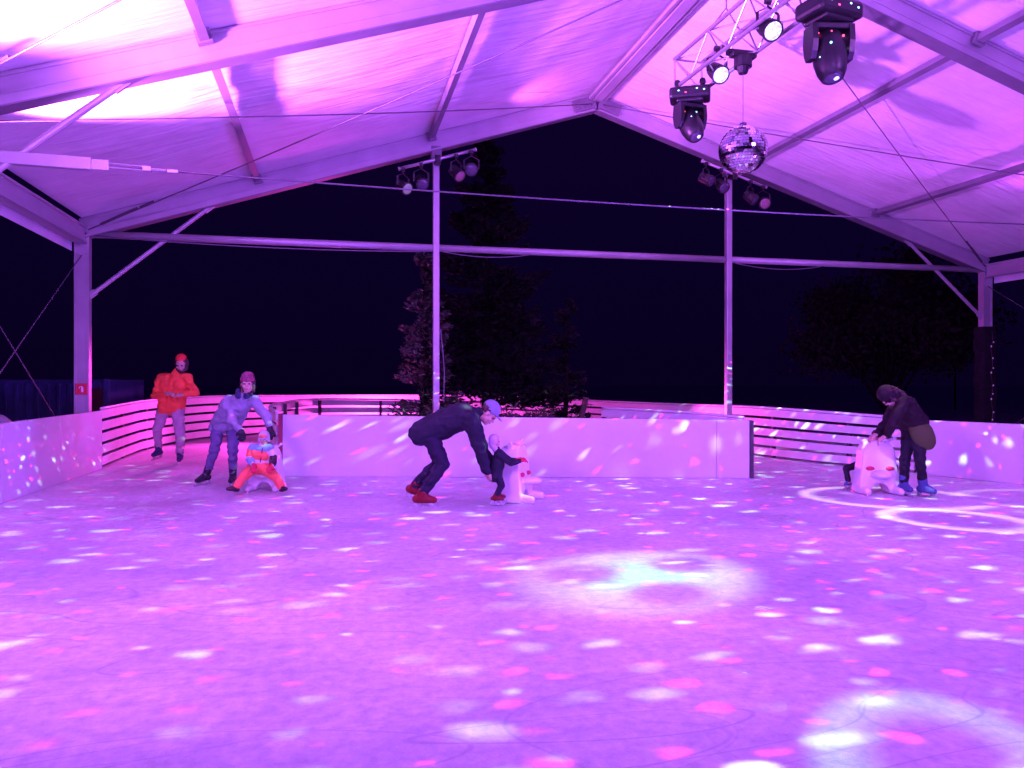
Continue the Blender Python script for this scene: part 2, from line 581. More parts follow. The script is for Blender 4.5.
for Y in YS[:2]:
    bm = bmesh.new()
    for s in (-1, 1):
        nn = nL if s < 0 else nR
        a = V((XA + s * .04, Y - .10, ZA + .03)); b = V((XA + s * .42, Y - .10, ZA + .03 - .42 * SL))
        add_bar(bm, a, b, .016, .20, nn)
        for t in (.3, .6, .85):
            for q in (-.05, .05):
                p = a.lerp(b, t) + nn * q
                add_tube(bm, [p + V((0, -.03, 0)), p], .016, 8)
    obj('apex_plate', bm, M['alu_dark'], tent)

# posts
for k, Y in enumerate(YS):
    for X, s in ((XL, -1), (XR, 1)):
        bm = bmesh.new()
        add_bar(bm, (X, Y, -.06), (X, Y, ZE - .02), .20, .13, V((0, 1, 0)))
        for sx in (-1, 1):
            add_bar(bm, (X + sx * .085, Y - .069, -.05), (X + sx * .085, Y - .069, ZE - .03), .03, .012, V((0, 1, 0)))
        add_box(bm, (X, Y, -.05), (.42, .34, .03))
        for t in (.12, .22, .34):
            add_tube(bm, [(X - .05, Y - .085, ZE - t), (X - .05, Y - .06, ZE - t)], .014, 8)
            add_tube(bm, [(X + .05, Y - .085, ZE - t), (X + .05, Y - .06, ZE - t)], .014, 8)
        obj('post', bm, M['alu'], tent)
gposts = []
for px in (436, 728):
    p = on_plane(px, 260, D)
    X = 1.62 if px == 436 else 6.90
    bm = bmesh.new()
    add_bar(bm, (X, D, -.06), (X, D, roof_z(X) - .09), .105, .105, V((0, 1, 0)), .012)
    add_box(bm, (X, D, -.05), (.3, .3, .02))
    obj('gable_post', bm, M['alu'], tent)
    bm = bmesh.new()
    add_box(bm, (X, D - .005, roof_z(X) - .16), (.17, .15, .24), .01)
    obj('post_bracket', bm, M['alu_dark'], tent)
    gposts.append(X)
# gable cross rail in three lengths
xs = [XL + .1, gposts[0] - .053, gposts[0] + .053, gposts[1] - .053, gposts[1] + .053, XR - .1]
for i in (0, 2, 4):
    bm = bmesh.new()
    add_tube(bm, [(xs[i], D, ZE - .03), (xs[i + 1], D, ZE - .03)], .058, 12)
    obj('cross_rail', bm, M['alu'], tent, True)


def knee(Y, a_px, b_px, name='knee_brace', r=.032):
    bm = bmesh.new()
    a, b = a_px, b_px
    add_tube(bm, [a, b], r, 10)
    d = (b - a).normalized()
    for p, q in ((a, d), (b, -d)):
        add_bar(bm, p - q * .06, p + q * .10, .03, .09)
    obj(name, bm, M['alu'], tent)


for Y in YS[:3]:
    zb = 2.62
    for X, s in ((XL, 1), (XR, -1)):
        xb = X + s * 1.78
        a = V((X + s * .1, Y, zb)); b = V((xb, Y, roof_z(xb) - .10))
        knee(Y, a, b)


# wires
def wire(a, b, sag=0.0, r=.009, name='bracing_cable', n=14, par=None, m=None):
    bm = bmesh.new()
    a, b = V(a), V(b)
    pts = [a.lerp(b, i / n) - V((0, 0, sag * 4 * (i / n) * (1 - i / n))) for i in range(n + 1)]
    add_tube(bm, pts, r, 6)
    return obj(name, bm, m or M['cable'], par or tent, True)


for bi in range(2):
    y0, y1 = YS[bi + 1], YS[bi]
    for X in (XL, XR):
        s = 1 if X == XL else -1
        e1 = V((X + s * .1, y1 - .1, ZE + .02)); r1 = V((XA - s * .1, y0 + .1, ZA - .02))
        wire(e1, r1, .05)
        e2 = V((X + s * .1, y0 + .1, ZE + .02)); r2 = V((XA - s * .1, y1 - .1, ZA - .02))
        wire(e2, r2, .05)
        # turnbuckle near the far eave corner
        bm = bmesh.new()
        d = (r1 - e1).normalized()
        add_tube(bm, [e1 + d * .25, e1 + d * .95], .022, 8)
        add_tube(bm, [e1 + d * 1.0, e1 + d * 1.25], .016, 8)
        obj('turnbuckle', bm, M['cable'], tent)
        # side wall cross bracing
        wire((X, y1 - .05, ZE - .35), (X, y0 + .05, .15), .0, .008)
        wire((X, y1 - .05, .15), (X, y0 + .05, ZE - .35), .0, .008)
# tie across the first inner frame: short square tubes, turnbuckles and a cable
Yt = D - BAY
zt = EYE + 1.98
xl = on_plane(92, 158, Yt).x
for s, X in ((1, XL), (-1, XR)):
    bm = bmesh.new()
    xe = xl if s > 0 else XR - (xl - XL)
    add_bar(bm, (X, Yt, zt + .03), (xe, Yt, zt), .07, .11, V((0, 0, 1)), .006)
    add_bar(bm, (xe, Yt, zt), (xe + s * .14, Yt, zt), .03, .09)
    obj('tie_tube', bm, M['alu'], tent)
    bm = bmesh.new()
    for q in (-1, 1):
        add_tube(bm, [(xe + s * .14, Yt, zt + q * .018), (xe + s * .42, Yt, zt - .01 + q * .018)], .007, 6)
    add_box(bm, (xe + s * .46, Yt, zt - .012), (.08, .05, .05), .008)
    add_tube(bm, [(xe + s * .42, Yt, zt - .01), (xe + s * .62, Yt, zt - .02)], .013, 8)
    add_box(bm, (xe + s * .68, Yt, zt - .022), (.10, .035, .035), .006)
    obj('turnbuckle', bm, M['steel'], tent)
wire((xl + .7, Yt, zt - .022), (XR - (xl - XL) - .7, Yt, zt - .022), .07, .008, 'tie_cable', 24, m=M['cable'])
# slack lead hanging under the cross rail
wire((XL + .15, D - .07, ZE - .06), (gposts[0] - .06, D - .07, ZE - .10), .06, .009, 'hanging_lead', m=M['cord'])
wire((gposts[0] + .06, D - .07, ZE - .09), (gposts[0] + 1.6, D - .07, ZE - .09), .07, .008, 'hanging_lead', m=M['cord'])
wire((gposts[1] + .06, D - .07, ZE - .09), (gposts[1] + 1.9, D - .07, ZE - .09), .09, .008, 'hanging_lead', m=M['cord'])
bm = bmesh.new()
xx = gposts[0] + .10
add_tube(bm, [(xx - .03, D - .04, 2.2), (xx, D - .06, 1.9), (xx + .03, D - .06, 1.5), (xx + .02, D - .06, 1.0)], .008, 6)
obj('hanging_lead', bm, M['cord'], tent)

# red pictogram sign on the far left post
sg = on_plane(81.5, 389, D - .078)
sign = thing('sign', 'small square red sign with white upright pictogram on the left tent post', 'sign', sg)
bm = bmesh.new(); add_box(bm, (0, -.004, 0), (.165, .006, .165), 0); obj('plate', bm, M['signred'], sign)
bm = bmesh.new()
for a, b in (((-.066, -.0095, -.066), (.066, -.0095, -.066)), ((-.066, -.0095, .066), (.066, -.0095, .066)),
             ((-.066, -.0095, -.0605), (-.066, -.0095, .0605)), ((.066, -.0095, -.0605), (.066, -.0095, .0605))):
    add_bar(bm, a, b, .008 if a[0] != b[0] else .004, .004 if a[0] != b[0] else .008)
obj('border', bm, mat('faded_border', (.62, .12, .2), .4), sign)
bm = bmesh.new()
add_box(bm, (.012, -.0095, -.010), (.028, .004, .072), .004)
add_box(bm, (.012, -.0095, .033), (.012, .004, .012))
add_bar(bm, (.006, -.0105, .040), (-.026, -.0105, .030), .004, .010)
add_bar(bm, (-.026, -.0105, .032), (-.03, -.0105, .004), .006, .008, V((0, 1, 0)))
obj('pictogram', bm, M['signwhite'], sign)

# dark sleeve and fairy lights on the far right post
slv = thing('post_sleeve', 'dark fabric sleeve wrapped round the lower right tent post', 'post cover', (XR, D, 0))
bm = bmesh.new()
zc = 2.42
for i in range(10):
    z0, z1 = zc * i / 10, zc * (i + 1) / 10
    add_box(bm, (.01 * math.sin(i * 2.1), 0, (z0 + z1) / 2), (.32 + .012 * math.sin(i * 1.7), .26 + .012 * math.cos(i * 2.3), z1 - z0 - .004), .02)
blob('wrap', bm, M['sleeve'], slv, .02, 3, .012, 6)
fl = thing('string_lights', 'string of tiny lights hanging down the dark right post', 'string lights', (XR - .06, D - .22, 0))
bm = bmesh.new()
lp = [(0.03 * math.sin(i * 2.2), 0, 2.32 - .17 * i + .05 * math.sin(i * 4.1)) for i in range(12)]
add_tube(bm, lp, .005, 5)
obj('lead', bm, M['black'], fl)
for i, p in enumerate(lp[1:]):
    bm = bmesh.new(); add_ell(bm, (p[0], -.015, p[2]), (.010, .010, (.012, .020, .015)[i % 3]), seg=8, rings=6)
    obj('bulb', bm, M['fairy'], fl)


# ------------------------------------------------------------------ boards and fences
def board_wall(name, label, path, thick=.06, end=False, joints=2.0):
    """path: (point, height). Separate upright panels butted end to end, each a part."""
    root = thing(name, label, 'rink barrier', path[0][0])
    base = V(path[0][0])
    for (p, h), (q, h2) in zip(path[:-1], path[1:]):
        L = (q - p).length
        n = max(1, round(L / joints))
        x, y, d = axes(q - p)
        nrm = d.cross(V((0, 0, 1)))
        for i in range(n):
            a = p.lerp(q, i / n) + d * .0015; b = p.lerp(q, (i + 1) / n) - d * .0015
            ha, hb = h + (h2 - h) * i / n, h + (h2 - h) * (i + 1) / n
            bm = bmesh.new()
            vs = []
            for pt, hh in ((a, ha), (b, hb)):
                for s in (-1, 1):
                    for z in (0.002, hh):
                        vs.append(bm.verts.new(pt - base + nrm * s * thick / 2 + V((0, 0, z))))
            for f in ((0, 1, 3, 2), (4, 6, 7, 5), (0, 4, 5, 1), (2, 3, 7, 6), (1, 5, 7, 3), (0, 2, 6, 4)):
                bm.faces.new([vs[k] for k in f])
            bmesh.ops.bevel(bm, geom=list(bm.edges), offset=.006, segments=2, affect='EDGES')
            obj('panel', bm, M['hdpe'], root)
    return root, base


wl = [(ground(100, 11.75), .89), (ground(0, 8.35), .87), (ground(-160, 5.6), .87), (ground(-480, 3.4), .87)]
board_wall('rink_barrier', 'solid white rink boards along the left side below the tent post', wl)
wc = [(ground(283, 10.80), .87), (ground(716, 10.63), .805), (ground(749, 10.62), .80)]
root, base = board_wall('rink_barrier', 'freestanding solid white board wall across the middle of the rink', wc, joints=9)
for (p, h), (q, _), m_ in ((wc[0], wc[1], M['maroon']), (wc[2], wc[1], M['postdark'])):
    d = (q - p).normalized()
    bm = bmesh.new()
    add_bar(bm, p - base - d * .03 + V((0, 0, .002)), p - base - d * .03 + V((0, 0, h - .005)), .05, .085, d.cross(V((0, 0, 1))), .006)
    obj('end_shade', bm, m_, root)  # shade of the wall's dimmer end faces, put in as dark strips
wr = [(ground(917, 11.15), .78), (ground(1024, 9.9), .78), (ground(1250, 7.8), .80), (ground(1700, 5.8), .82)]
board_wall('rink_barrier', 'solid white rink boards along the right side behind the dark dressed skater', wr)


def slat_fence(name, label, path, nb=5, smooth=6, post_gap=1.5, solid=False):
    """path of (x, y, h): curved boards stacked with gaps, posts behind."""
    pts = cat_curve(path, smooth)
    root = thing(name, label, 'rink fence', (pts[0][0], pts[0][1], 0))
    base = V((pts[0][0], pts[0][1], 0))

    def nrm(i):
        a = V(pts[max(i - 1, 0)]); b = V(pts[min(i + 1, len(pts) - 1)])
        d = (b - a); d.z = 0; d.normalize()
        return V((d.y, -d.x, 0))

    for k in range(nb):
        bm = bmesh.new()
        prev = None
        for i, p in enumerate(pts):
            h = p[2]
            pitch = h / nb
            z0 = pitch * k + pitch * .25 - (.0 if k else -.0)
            z1 = pitch * (k + 1) - .004
            n_ = nrm(i)
            c = V((p[0], p[1], 0)) - base
            ring = [bm.verts.new(c + n_ * s * .016 + V((0, 0, z))) for s, z in ((-1, z0), (1, z0), (1, z1), (-1, z1))]
            if prev:
                for q in range(4):
                    bm.faces.new((prev[q], prev[(q + 1) % 4], ring[(q + 1) % 4], ring[q]))
            else:
                bm.faces.new(ring)
            prev = ring
        bm.faces.new(prev)
        obj('board', bm, M['hdpe_old'], root)
    # top rail
    bm = bmesh.new()
    add_tube(bm, [V((p[0], p[1], p[2] + .022)) - base for p in pts], .022, 8)
    obj('top_rail', bm, M['hdpe_old'], root, True)
    acc = 0
    for i, p in enumerate(pts):
        if i: acc += (V(pts[i]) - V(pts[i - 1])).length
        if i == 0 or acc >= post_gap or i == len(pts) - 1:
            acc = 0
            c = V((p[0], p[1], 0)) - base
            n_ = nrm(i)
            bm = bmesh.new()
            add_bar(bm, c + n_ * POSTSIDE * .050, c + n_ * POSTSIDE * .050 + V((0, 0, p[2] - .01)), .06, .06, n_)
            obj('post', bm, M['postdark'], root)
    return root


def gp(px, fwd, h):
    p = ground(px, fwd)
    return (p.x, p.y, h)


POSTSIDE = -1
slat_fence('rink_fence', 'long curved white slatted fence with dark gaps behind the orange jacketed skater',
           [gp(101, 11.85, .90), gp(129, 13.8, .93), (gp(148, 15.2, .95)), gp(187, 17.4, .975), gp(228, 18.9, .985), gp(300, 20.6, .97), gp(400, 22.0, .955), gp(490, 22.2, .95)])
slat_fence('rink_fence', 'curved white slatted fence with dark gaps on the right leading to the dark dressed skater',
           [gp(494, 22.2, .95), gp(575, 20.4, .86), gp(650, 17.4, .845), gp(700, 15.6, .85), gp(752, 14.0, .86), gp(812, 12.7, .83), gp(880, 11.75, .785), gp(915, 11.25, .78)])
POSTSIDE = 1
slat_fence('rink_fence', 'inner white slatted fence curving back from left end of the middle wall',
           [gp(277, 11.0, .88), gp(270, 12.4, .89), gp(273, 14.2, .90), gp(288, 16.2, .905), gp(303, 17.9, .91), gp(330, 19.0, .91), gp(390, 19.6, .88), gp(440, 19.8, .85)])
slat_fence('rink_fence', 'inner white slatted fence running back from right end of the middle wall',
           [gp(744, 10.95, .80), gp(690, 11.7, .84), gp(640, 12.5, .855), gp(602, 13.2, .865)])

# low blue container beyond the left boards
cont = thing('waste_container', 'low dark blue metal container with dull red end beyond the left boards', 'container', ground(20, 19, -.06), -YAW)
bm = bmesh.new()
Wd = 4.6; hh = 1.47
add_box(bm, (0, 0, hh / 2), (Wd, 1.7, hh), .03)
for i in range(18):
    add_box(bm, (-Wd / 2 + .15 + i * .25, -.87, hh / 2), (.08, .05, hh - .2), .01)
obj('body', bm, M['blue_tin'], cont)
bm = bmesh.new(); add_box(bm, (Wd / 2 - .45, -.905, .66), (.72, .02, 1.2), 0); obj('door', bm, M['red_tin'], cont)
bm = bmesh.new(); add_box(bm, (Wd / 2 - .07, -.90, hh / 2), (.11, .06, hh + .02), .01); obj('corner_post', bm, M['blue_tin'], cont)
cont.location = ground(128, 19, -.06) - V((Wd / 2 * CS, -Wd / 2 * SN, 0))

# pale tarpaulin bundle behind the left boards
tp = ground(4, 9.6)
bm = bmesh.new()
for i in range(9):
    add_ell(bm, (random.uniform(-.28, .28), random.uniform(-.2, .2), random.uniform(.2, .78)), (random.uniform(.2, .3), .22, random.uniform(.14, .22)))
add_box(bm, (0, 0, .25), (.5, .4, .6))
tb = blob('tarpaulin', bm, M['tarp'], None, .03, 3, .04, 5)
tb.location = tp
tag(tb, 'pale crumpled tarpaulin bundle just behind the left boards', 'tarpaulin')


# ------------------------------------------------------------------ vegetation
def conifer(label, loc, h, r, n, group=None, seed=1, base=.15, leaf='needles'):
    rnd = random.Random(seed)
    t = thing('conifer_tree', label, 'tree', loc, rnd.uniform(0, 6), group)
    bm = bmesh.new()
    pts = [V((.03 * math.sin(i * 1.3) * h / 6, .03 * math.cos(i * 1.7) * h / 6, h * .97 * i / 8)) for i in range(9)]
    add_tube(bm, pts, .022 * h, 8, .004)
    obj('trunk', bm, M['nightbark'], t, True)
    bm = bmesh.new()
    nb = int(26 * h)
    for b in range(nb):
        f = rnd.random() ** 1.25
        z = h * (base + (1 - base) * f)
        ln = r * (1 - f) ** .75 * rnd.uniform(.55, 1.15) + .08
        a = rnd.uniform(0, 2 * math.pi)
        drop = rnd.uniform(-.15, .35)
        for k in range(int(n / nb)):
            s = rnd.random() ** .6
            c = V((math.cos(a) * ln * s, math.sin(a) * ln * s, z - drop * ln * s + .22 * ln * s * s))
            sp = .03 + .20 * ln * (1 - .5 * s)
            c += V((rnd.gauss(0, sp * .5), rnd.gauss(0, sp * .5), rnd.gauss(0, sp * .35)))
            q = min(1, .45 + r * .5); L = q * rnd.uniform(.08, .18); wd = q * rnd.uniform(.010, .028)
            dr = V((math.cos(a) + rnd.uniform(-.8, .8), math.sin(a) + rnd.uniform(-.8, .8), rnd.uniform(-.3, .7))).normalized()
            sd = dr.cross(V((rnd.uniform(-1, 1), rnd.uniform(-1, 1), rnd.uniform(-1, 1)))).normalized()
            bm.faces.new([bm.verts.new(c - sd * wd), bm.verts.new(c + dr * L * .5 - sd * wd * 1.3), bm.verts.new(c + dr * L), bm.verts.new(c + dr * L * .5 + sd * wd * 1.3)])
    obj('crown', bm, M[leaf], t)
    return t


conifer('tall dark fir in the island behind the middle wall, highest tree there', ground(487, 15.8, -.06), 6.4, 1.45, 30000, 'firs on the island', 3)
conifer('narrow young fir to the right of the tall fir, pointed tip', ground(566, 15.0, -.06), 3.1, .40, 9000, 'firs on the island', 5, .04)
conifer('smaller fir left of the tall fir with rosy lit edge, beside the tent pole', ground(424, 14.6, -.06), 3.9, .62, 10000, 'firs on the island', 9, .1, 'leaf')


def shrub(label, loc, h, n, seed):
    rnd = random.Random(seed)
    t = thing('shrub', label, 'shrub', loc, 0, 'low shrubs behind the middle wall')
    bs = bmesh.new(); bl = bmesh.new()
    for i in range(n):
        a = rnd.uniform(0, 2 * math.pi); sp = rnd.uniform(.1, .6)
        pts = [V((math.cos(a) * sp * s, math.sin(a) * sp * s, h * (1.15 * s - .25 * s * s) * rnd.uniform(.9, 1.05) if s else 0)) for s in (0, .33, .66, 1)]
        add_tube(bs, pts, .010, 5, .003)
        for k in range(26):
            s = rnd.uniform(.35, 1.0)
            j = min(2, int(s * 3)); c = pts[j].lerp(pts[j + 1], s * 3 - j if j < 3 else 1)
            dr = V((rnd.gauss(math.cos(a), .8), rnd.gauss(math.sin(a), .8), rnd.uniform(-.2, .8))).normalized()
            sd = dr.cross(V((rnd.uniform(-1, 1), rnd.uniform(-1, 1), rnd.uniform(-1, 1)))).normalized()
            L = rnd.uniform(.07, .14); wd = rnd.uniform(.012, .022)
            bl.faces.new([bl.verts.new(c), bl.verts.new(c + dr * L * .5 - sd * wd), bl.verts.new(c + dr * L), bl.verts.new(c + dr * L * .5 + sd * wd)])
    obj('stem', bs, M['bark'], t); obj('foliage', bl, M['leaf'], t)


shrub('low leafy shrub behind the middle wall at the foot of the tent pole', ground(412, 13.2, -.05), 1.06, 18, 1)
shrub('low leafy shrub behind the middle wall above the bending man', ground(456, 13.4, -.05), 1.08, 18, 2)
shrub('low leafy shrub behind the middle wall to the right of the grey cap', ground(504, 13.3, -.05), 1.03, 15, 3)
shrub('low leafy shrub behind the middle wall between the tall fir and the stake', ground(538, 13.6, -.05), 1.0, 20, 4)
stake = bmesh.new()
a = ground(572, 13.9); b = ground(586, 13.9, 1.06)
add_bar(stake, V((0, 0, -.05)), b - a, .09, .07, V((0, 1, 0)), .008)
o = obj('wooden_stake', stake, M['bark'], None); o.location = a
tag(o, 'dark slanting wooden stake behind the middle wall near the young fir', 'stake')


def broadleaf(label, loc, h, r, n, seed):
    rnd = random.Random(seed)
    t = thing('broadleaf_tree', label, 'tree', loc)
    bm = bmesh.new()
    add_tube(bm, [(0, 0, 0), (.05, .02, h * .25), (-.04, .03, h * .5), (0, 0, h * .8)], .16, 8, .04)
    cl = []
    for i in range(16):
        a = rnd.uniform(0, 6.28); e = rnd.uniform(.3, 1)
        c = V((math.cos(a) * r * rnd.uniform(.2, .8), math.sin(a) * r * rnd.uniform(.2, .8), h * (.35 + .6 * e * rnd.uniform(.6, 1))))
        cl.append((c, rnd.uniform(.35, .62) * r * .6))
        add_tube(bm, [(0, 0, h * .35 * e), c * .6 + V((0, 0, h * .15)), c], .05, 6, .015)
    obj('trunk', bm, M['nightbark'], t)
    bm = bmesh.new()
    for k in range(n):
        c0, rr = rnd.choice(cl)
        c = c0 + V((rnd.gauss(0, rr * .55), rnd.gauss(0, rr * .55), rnd.gauss(0, rr * .45)))
        dr = V((rnd.uniform(-1, 1), rnd.uniform(-1, 1), rnd.uniform(-1, 1))).normalized()
        sd = dr.cross(V((rnd.uniform(-1, 1), rnd.uniform(-1, 1), rnd.uniform(-1, 1)))).normalized()
        L = rnd.uniform(.09, .19)
        bm.faces.new([bm.verts.new(c), bm.verts.new(c + dr * L * .5 - sd * L * .3), bm.verts.new(c + dr * L), bm.verts.new(c + dr * L * .5 + sd * L * .3)])
    obj('crown', bm, M['nightleaf'], t)


broadleaf('large dark leafy tree barely visible beyond the right fence', ground(888, 20, -.06), 4.4, 2.4, 22000, 4)

sl = thing('street_lamp', 'tiny distant street lamp glowing in the dark left of the right tent post', 'street lamp', ground(955, 40, -.06))
bm = bmesh.new(); add_tube(bm, [(0, 0, 0), (0, 0, 3.3), (-.1, 0, 3.75), (-.5, 0, 3.86)], .05, 8); obj('pole', bm, M['nightbark'], sl)
bm = bmesh.new(); add_box(bm, (-.6, 0, 3.87), (.4, .16, .07), .02); obj('lamp_head', bm, M['nightbark'], sl)
bm = bmesh.new(); add_ell(bm, (-.6, 0, 3.82), (.07, .05, .03), seg=8, rings=6); obj('bulb', bm, M['fairy'], sl)

# ------------------------------------------------------------------ rigging
T0, T1 = V((4.37, 9.0, 0)), V((4.62, 3.2, 0))
tz0, tz1 = EYE + 3.73, EYE + 4.10
tw = .19
tdir = (T1 - T0).normalized()
tside = V((tdir.y, -tdir.x, 0))     # towards -X when running to -Y
truss = thing('lighting_truss', 'square aluminium lighting truss hung below the roof right of the ridge', 'truss', T0)
nodes = []
L = (T1 - T0).length
nbay = 14
for side in (-1, 1):
    for z in (tz0, tz1):
        bm = bmesh.new()
        a = tside * side * tw + V((0, 0, z)); b = tdir * L + tside * side * tw + V((0, 0, z))
        add_tube(bm, [a, b], .025, 10)
        obj('chord', bm, M['truss'], truss, True)
bm = bmesh.new()
for i in range(nbay):
    s0, s1 = L * i / nbay, L * (i + 1) / nbay
    A, B = (s0, s1) if i % 2 else (s1, s0)
    for side in (-1, 1):
        add_tube(bm, [tdir * A + tside * side * tw + V((0, 0, tz0)), tdir * B + tside * side * tw + V((0, 0, tz1))], .010, 6)
    for z in (tz0, tz1):
        add_tube(bm, [tdir * A - tside * tw + V((0, 0, z)), tdir * B + tside * tw + V((0, 0, z))], .010, 6)
for s in (0, L):
    for side in (-1, 1):
        add_tube(bm, [tdir * s + tside * side * tw + V((0, 0, tz0)), tdir * s + tside * side * tw + V((0, 0, tz1))], .014, 8)
    for z in (tz0, tz1):
        add_tube(bm, [tdir * s - tside * tw + V((0, 0, z)), tdir * s + tside * tw + V((0, 0, z))], .014, 8)
    add_tube(bm, [tdir * s - tside * tw + V((0, 0, tz0)), tdir * s + tside * tw + V((0, 0, tz1))], .010, 6)
obj('lacing', bm, M['truss'], truss)
for s in (.9, 4.6):
    bm = bmesh.new()
    p = tdir * s
    zr = roof_z((T0 + p).x)
    add_tube(bm, [p + tside * tw + V((0, 0, tz1)), p + V((0, 0, tz1 + .25)), p - tside * tw + V((0, 0, tz1))], .012, 6)
    add_tube(bm, [p + V((0, 0, tz1 + .25)), p + V((0, 0, zr + .05))], .012, 6)
    obj('hanger', bm, M['steel'], truss)


def rigid(o, m4):
    o.matrix_world = m4


def moving_head(label, loc, rotz, pan, tilt, sc, sid):
    """hangs from its clamp at z=0: base box, yoke with two arms, tilting head with a lens."""
    t = thing('moving_head_light', label, 'stage light', loc, rotz, 'moving heads under the truss')
    t.scale = (sc, sc, sc)
    bm = bmesh.new()
    add_box(bm, (0, 0, -.115), (.52, .33, .15), .035)
    add_box(bm, (0, 0, -.205), (.34, .26, .05), .02)
    bs = obj('base', bm, M['black'], t, False)
    bm = bmesh.new()
    for x in (-.16, .16):
        add_tube(bm, [(x, 0, -.04), (x, 0, .03)], .018, 8)
        add_tube(bm, [(x, -.035, .05), (x, .035, .05)], .04, 12)
    obj('clamp', bm, M['black'], t)
    for i, (x, z, k) in enumerate(((-.14, -.10, 'led_cyan'), (-.05, -.13, 'led_red'), (.09, -.09, 'led_cyan'), (.18, -.11, 'led_cyan'))):
        bm = bmesh.new(); add_ell(bm, (x, -.166, z), (.013, .005, .009), seg=8, rings=6)
        obj('indicator', bm, M[k], t)
    R = Matrix.Rotation(pan, 4, 'Z')
    bm = bmesh.new()
    add_box(bm, (0, 0, -.262), (.36, .17, .06), .02, R)
    for sx in (-1, 1):
        prof = [(-.25, .09), (-.40, .105), (-.50, .085), (-.56, .05)]
        vs = []
        for z, w in prof:
            for yy in (-w, w):
                for xx in (.145, .195):
                    vs.append(bm.verts.new(R @ V((sx * xx, yy, z))))
        for j in range(3):
            q = j * 4
            for f in ((0, 1, 5, 4), (2, 6, 7, 3), (0, 4, 6, 2), (1, 3, 7, 5)):
                bm.faces.new([vs[q + x] for x in f])
        bm.faces.new([vs[0], vs[2], vs[3], vs[1]]); bm.faces.new([vs[12], vs[13], vs[15], vs[14]])
    obj('yoke', bm, M['black'], t)
    RT = R @ Matrix.Translation((0, 0, -.49)) @ Matrix.Rotation(tilt, 4, 'X')
    bm = bmesh.new()
    # lathed head along -z
    prof = [(.22, .02), (.205, .08), (.15, .128), (.05, .146), (-.08, .144), (-.19, .125), (-.255, .098), (-.265, .086)]
    prev = None
    for z, r in prof:
        ring = [bm.verts.new(RT @ V((r * math.cos(a), r * 1.05 * math.sin(a), z))) for a in (2 * math.pi * k / 20 for k in range(20))]
        if prev:
            for k in range(20): bm.faces.new((prev[k], prev[(k + 1) % 20], ring[(k + 1) % 20], ring[k]))
        else: bm.faces.new(ring)
        prev = ring
    bm.faces.new(prev)
    hd = obj('head', bm, M['black'], t, True)
    bm = bmesh.new()
    for z in (.02, .06, .10):
        add_tube(bm, [RT @ V((.10 * math.cos(a), .145 * math.sin(a), z)) for a in (math.pi * (.2 + .6 * k / 8) for k in range(9))], .006, 5)
    obj('cooling_fins', bm, M['black'], hd)
    bm = bmesh.new(); add_ell(bm, RT @ V((0, 0, -.258)), (.080, .080, .022), RT.to_3x3()); obj('lens', bm, M['glass_dark'], hd, True)
    bm = bmesh.new(); add_ell(bm, RT @ V((.02, -.02, -.276)), (.026, .026, .008), RT.to_3x3()); obj('glow', bm, M['lens_on'], hd, True)
    for x, y, z, k in sid:
        bm = bmesh.new(); add_ell(bm, RT @ V((x, y, z)), .011, seg=8, rings=6); obj('indicator', bm, M[k], hd)
    return t


mh1 = at(690, 84, 9.55)
mh1.z = EYE + 3.70
moving_head('smaller looking black moving head light at the far end of the truss', mh1, -YAW - .25, .6, math.radians(-34), .95,
            ((-.10, -.10, .10, 'led_red'), (.04, -.145, .06, 'led_cyan'), (-.06, -.13, -.03, 'led_cyan')))
mh2 = at(829, 4, 7.35)
mh2.z = EYE + 3.68
moving_head('large black moving head light on the near part of the truss', mh2, -YAW + .42, -.35, math.radians(-16), 1.06,
            ((-.12, -.08, .15, 'led_red'), (-.02, -.128, .13, 'led_red'), (.09, -.118, .10, 'led_red'), (-.05, -.145, 0, 'led_cyan'), (-.12, -.06, -.09, 'led_cyan'), (.13, -.05, .02, 'led_cyan')))


def par_can(label, loc, aim, lens, group, sc=1.0, length=.24):
    """can pointing along aim, with yoke bracket and hook; origin at the can's middle."""
    t = thing('spotlight', label, 'stage light', loc, 0, group)
    d = V(aim).normalized()
    x, y, _ = axes(d)
    R = Matrix((x, y, d)).transposed()
    bm = bmesh.new()
    prof = [(-.5, .30), (-.46, .36), (-.2, .40), (.38, .44), (.42, .47), (.5, .47), (.5, .40)]
    prev = None
    for z, r in prof:
        ring = [bm.verts.new(R @ V((r * math.cos(a) * .24 * sc, r * math.sin(a) * .24 * sc, z * length * sc))) for a in (2 * math.pi * k / 18 for k in range(18))]
        if prev:
            for k in range(18): bm.faces.new((prev[k], prev[(k + 1) % 18], ring[(k + 1) % 18], ring[k]))
        else: bm.faces.new(ring)
        prev = ring
    bm.faces.new(prev)
    obj('housing', bm, M['black'], t)
    bm = bmesh.new(); add_ell(bm, R @ V((0, 0, .5 * length * sc)), (.093 * sc, .093 * sc, .024 * sc), R); obj('lens', bm, lens, t, True)
    bm = bmesh.new()
    up = .22 * sc
    hx = x * .125 * sc
    pts = [hx, hx + V((0, 0, up * .7)), V((0, 0, up)), -hx + V((0, 0, up * .7)), -hx]
    for a, b in zip(pts[:-1], pts[1:]): add_bar(bm, a, b, .03 * sc, .008 * sc)
    obj('bracket', bm, M['black'], t)
    bm = bmesh.new()
    add_tube(bm, [V((0, 0, up)), V((0, 0, up + .05))], .012, 8)
    add_tube(bm, [V((-.03, 0, up + .06)), V((.03, 0, up + .06))], .034, 10)
    obj('clamp', bm, M['black'], t)
    return t


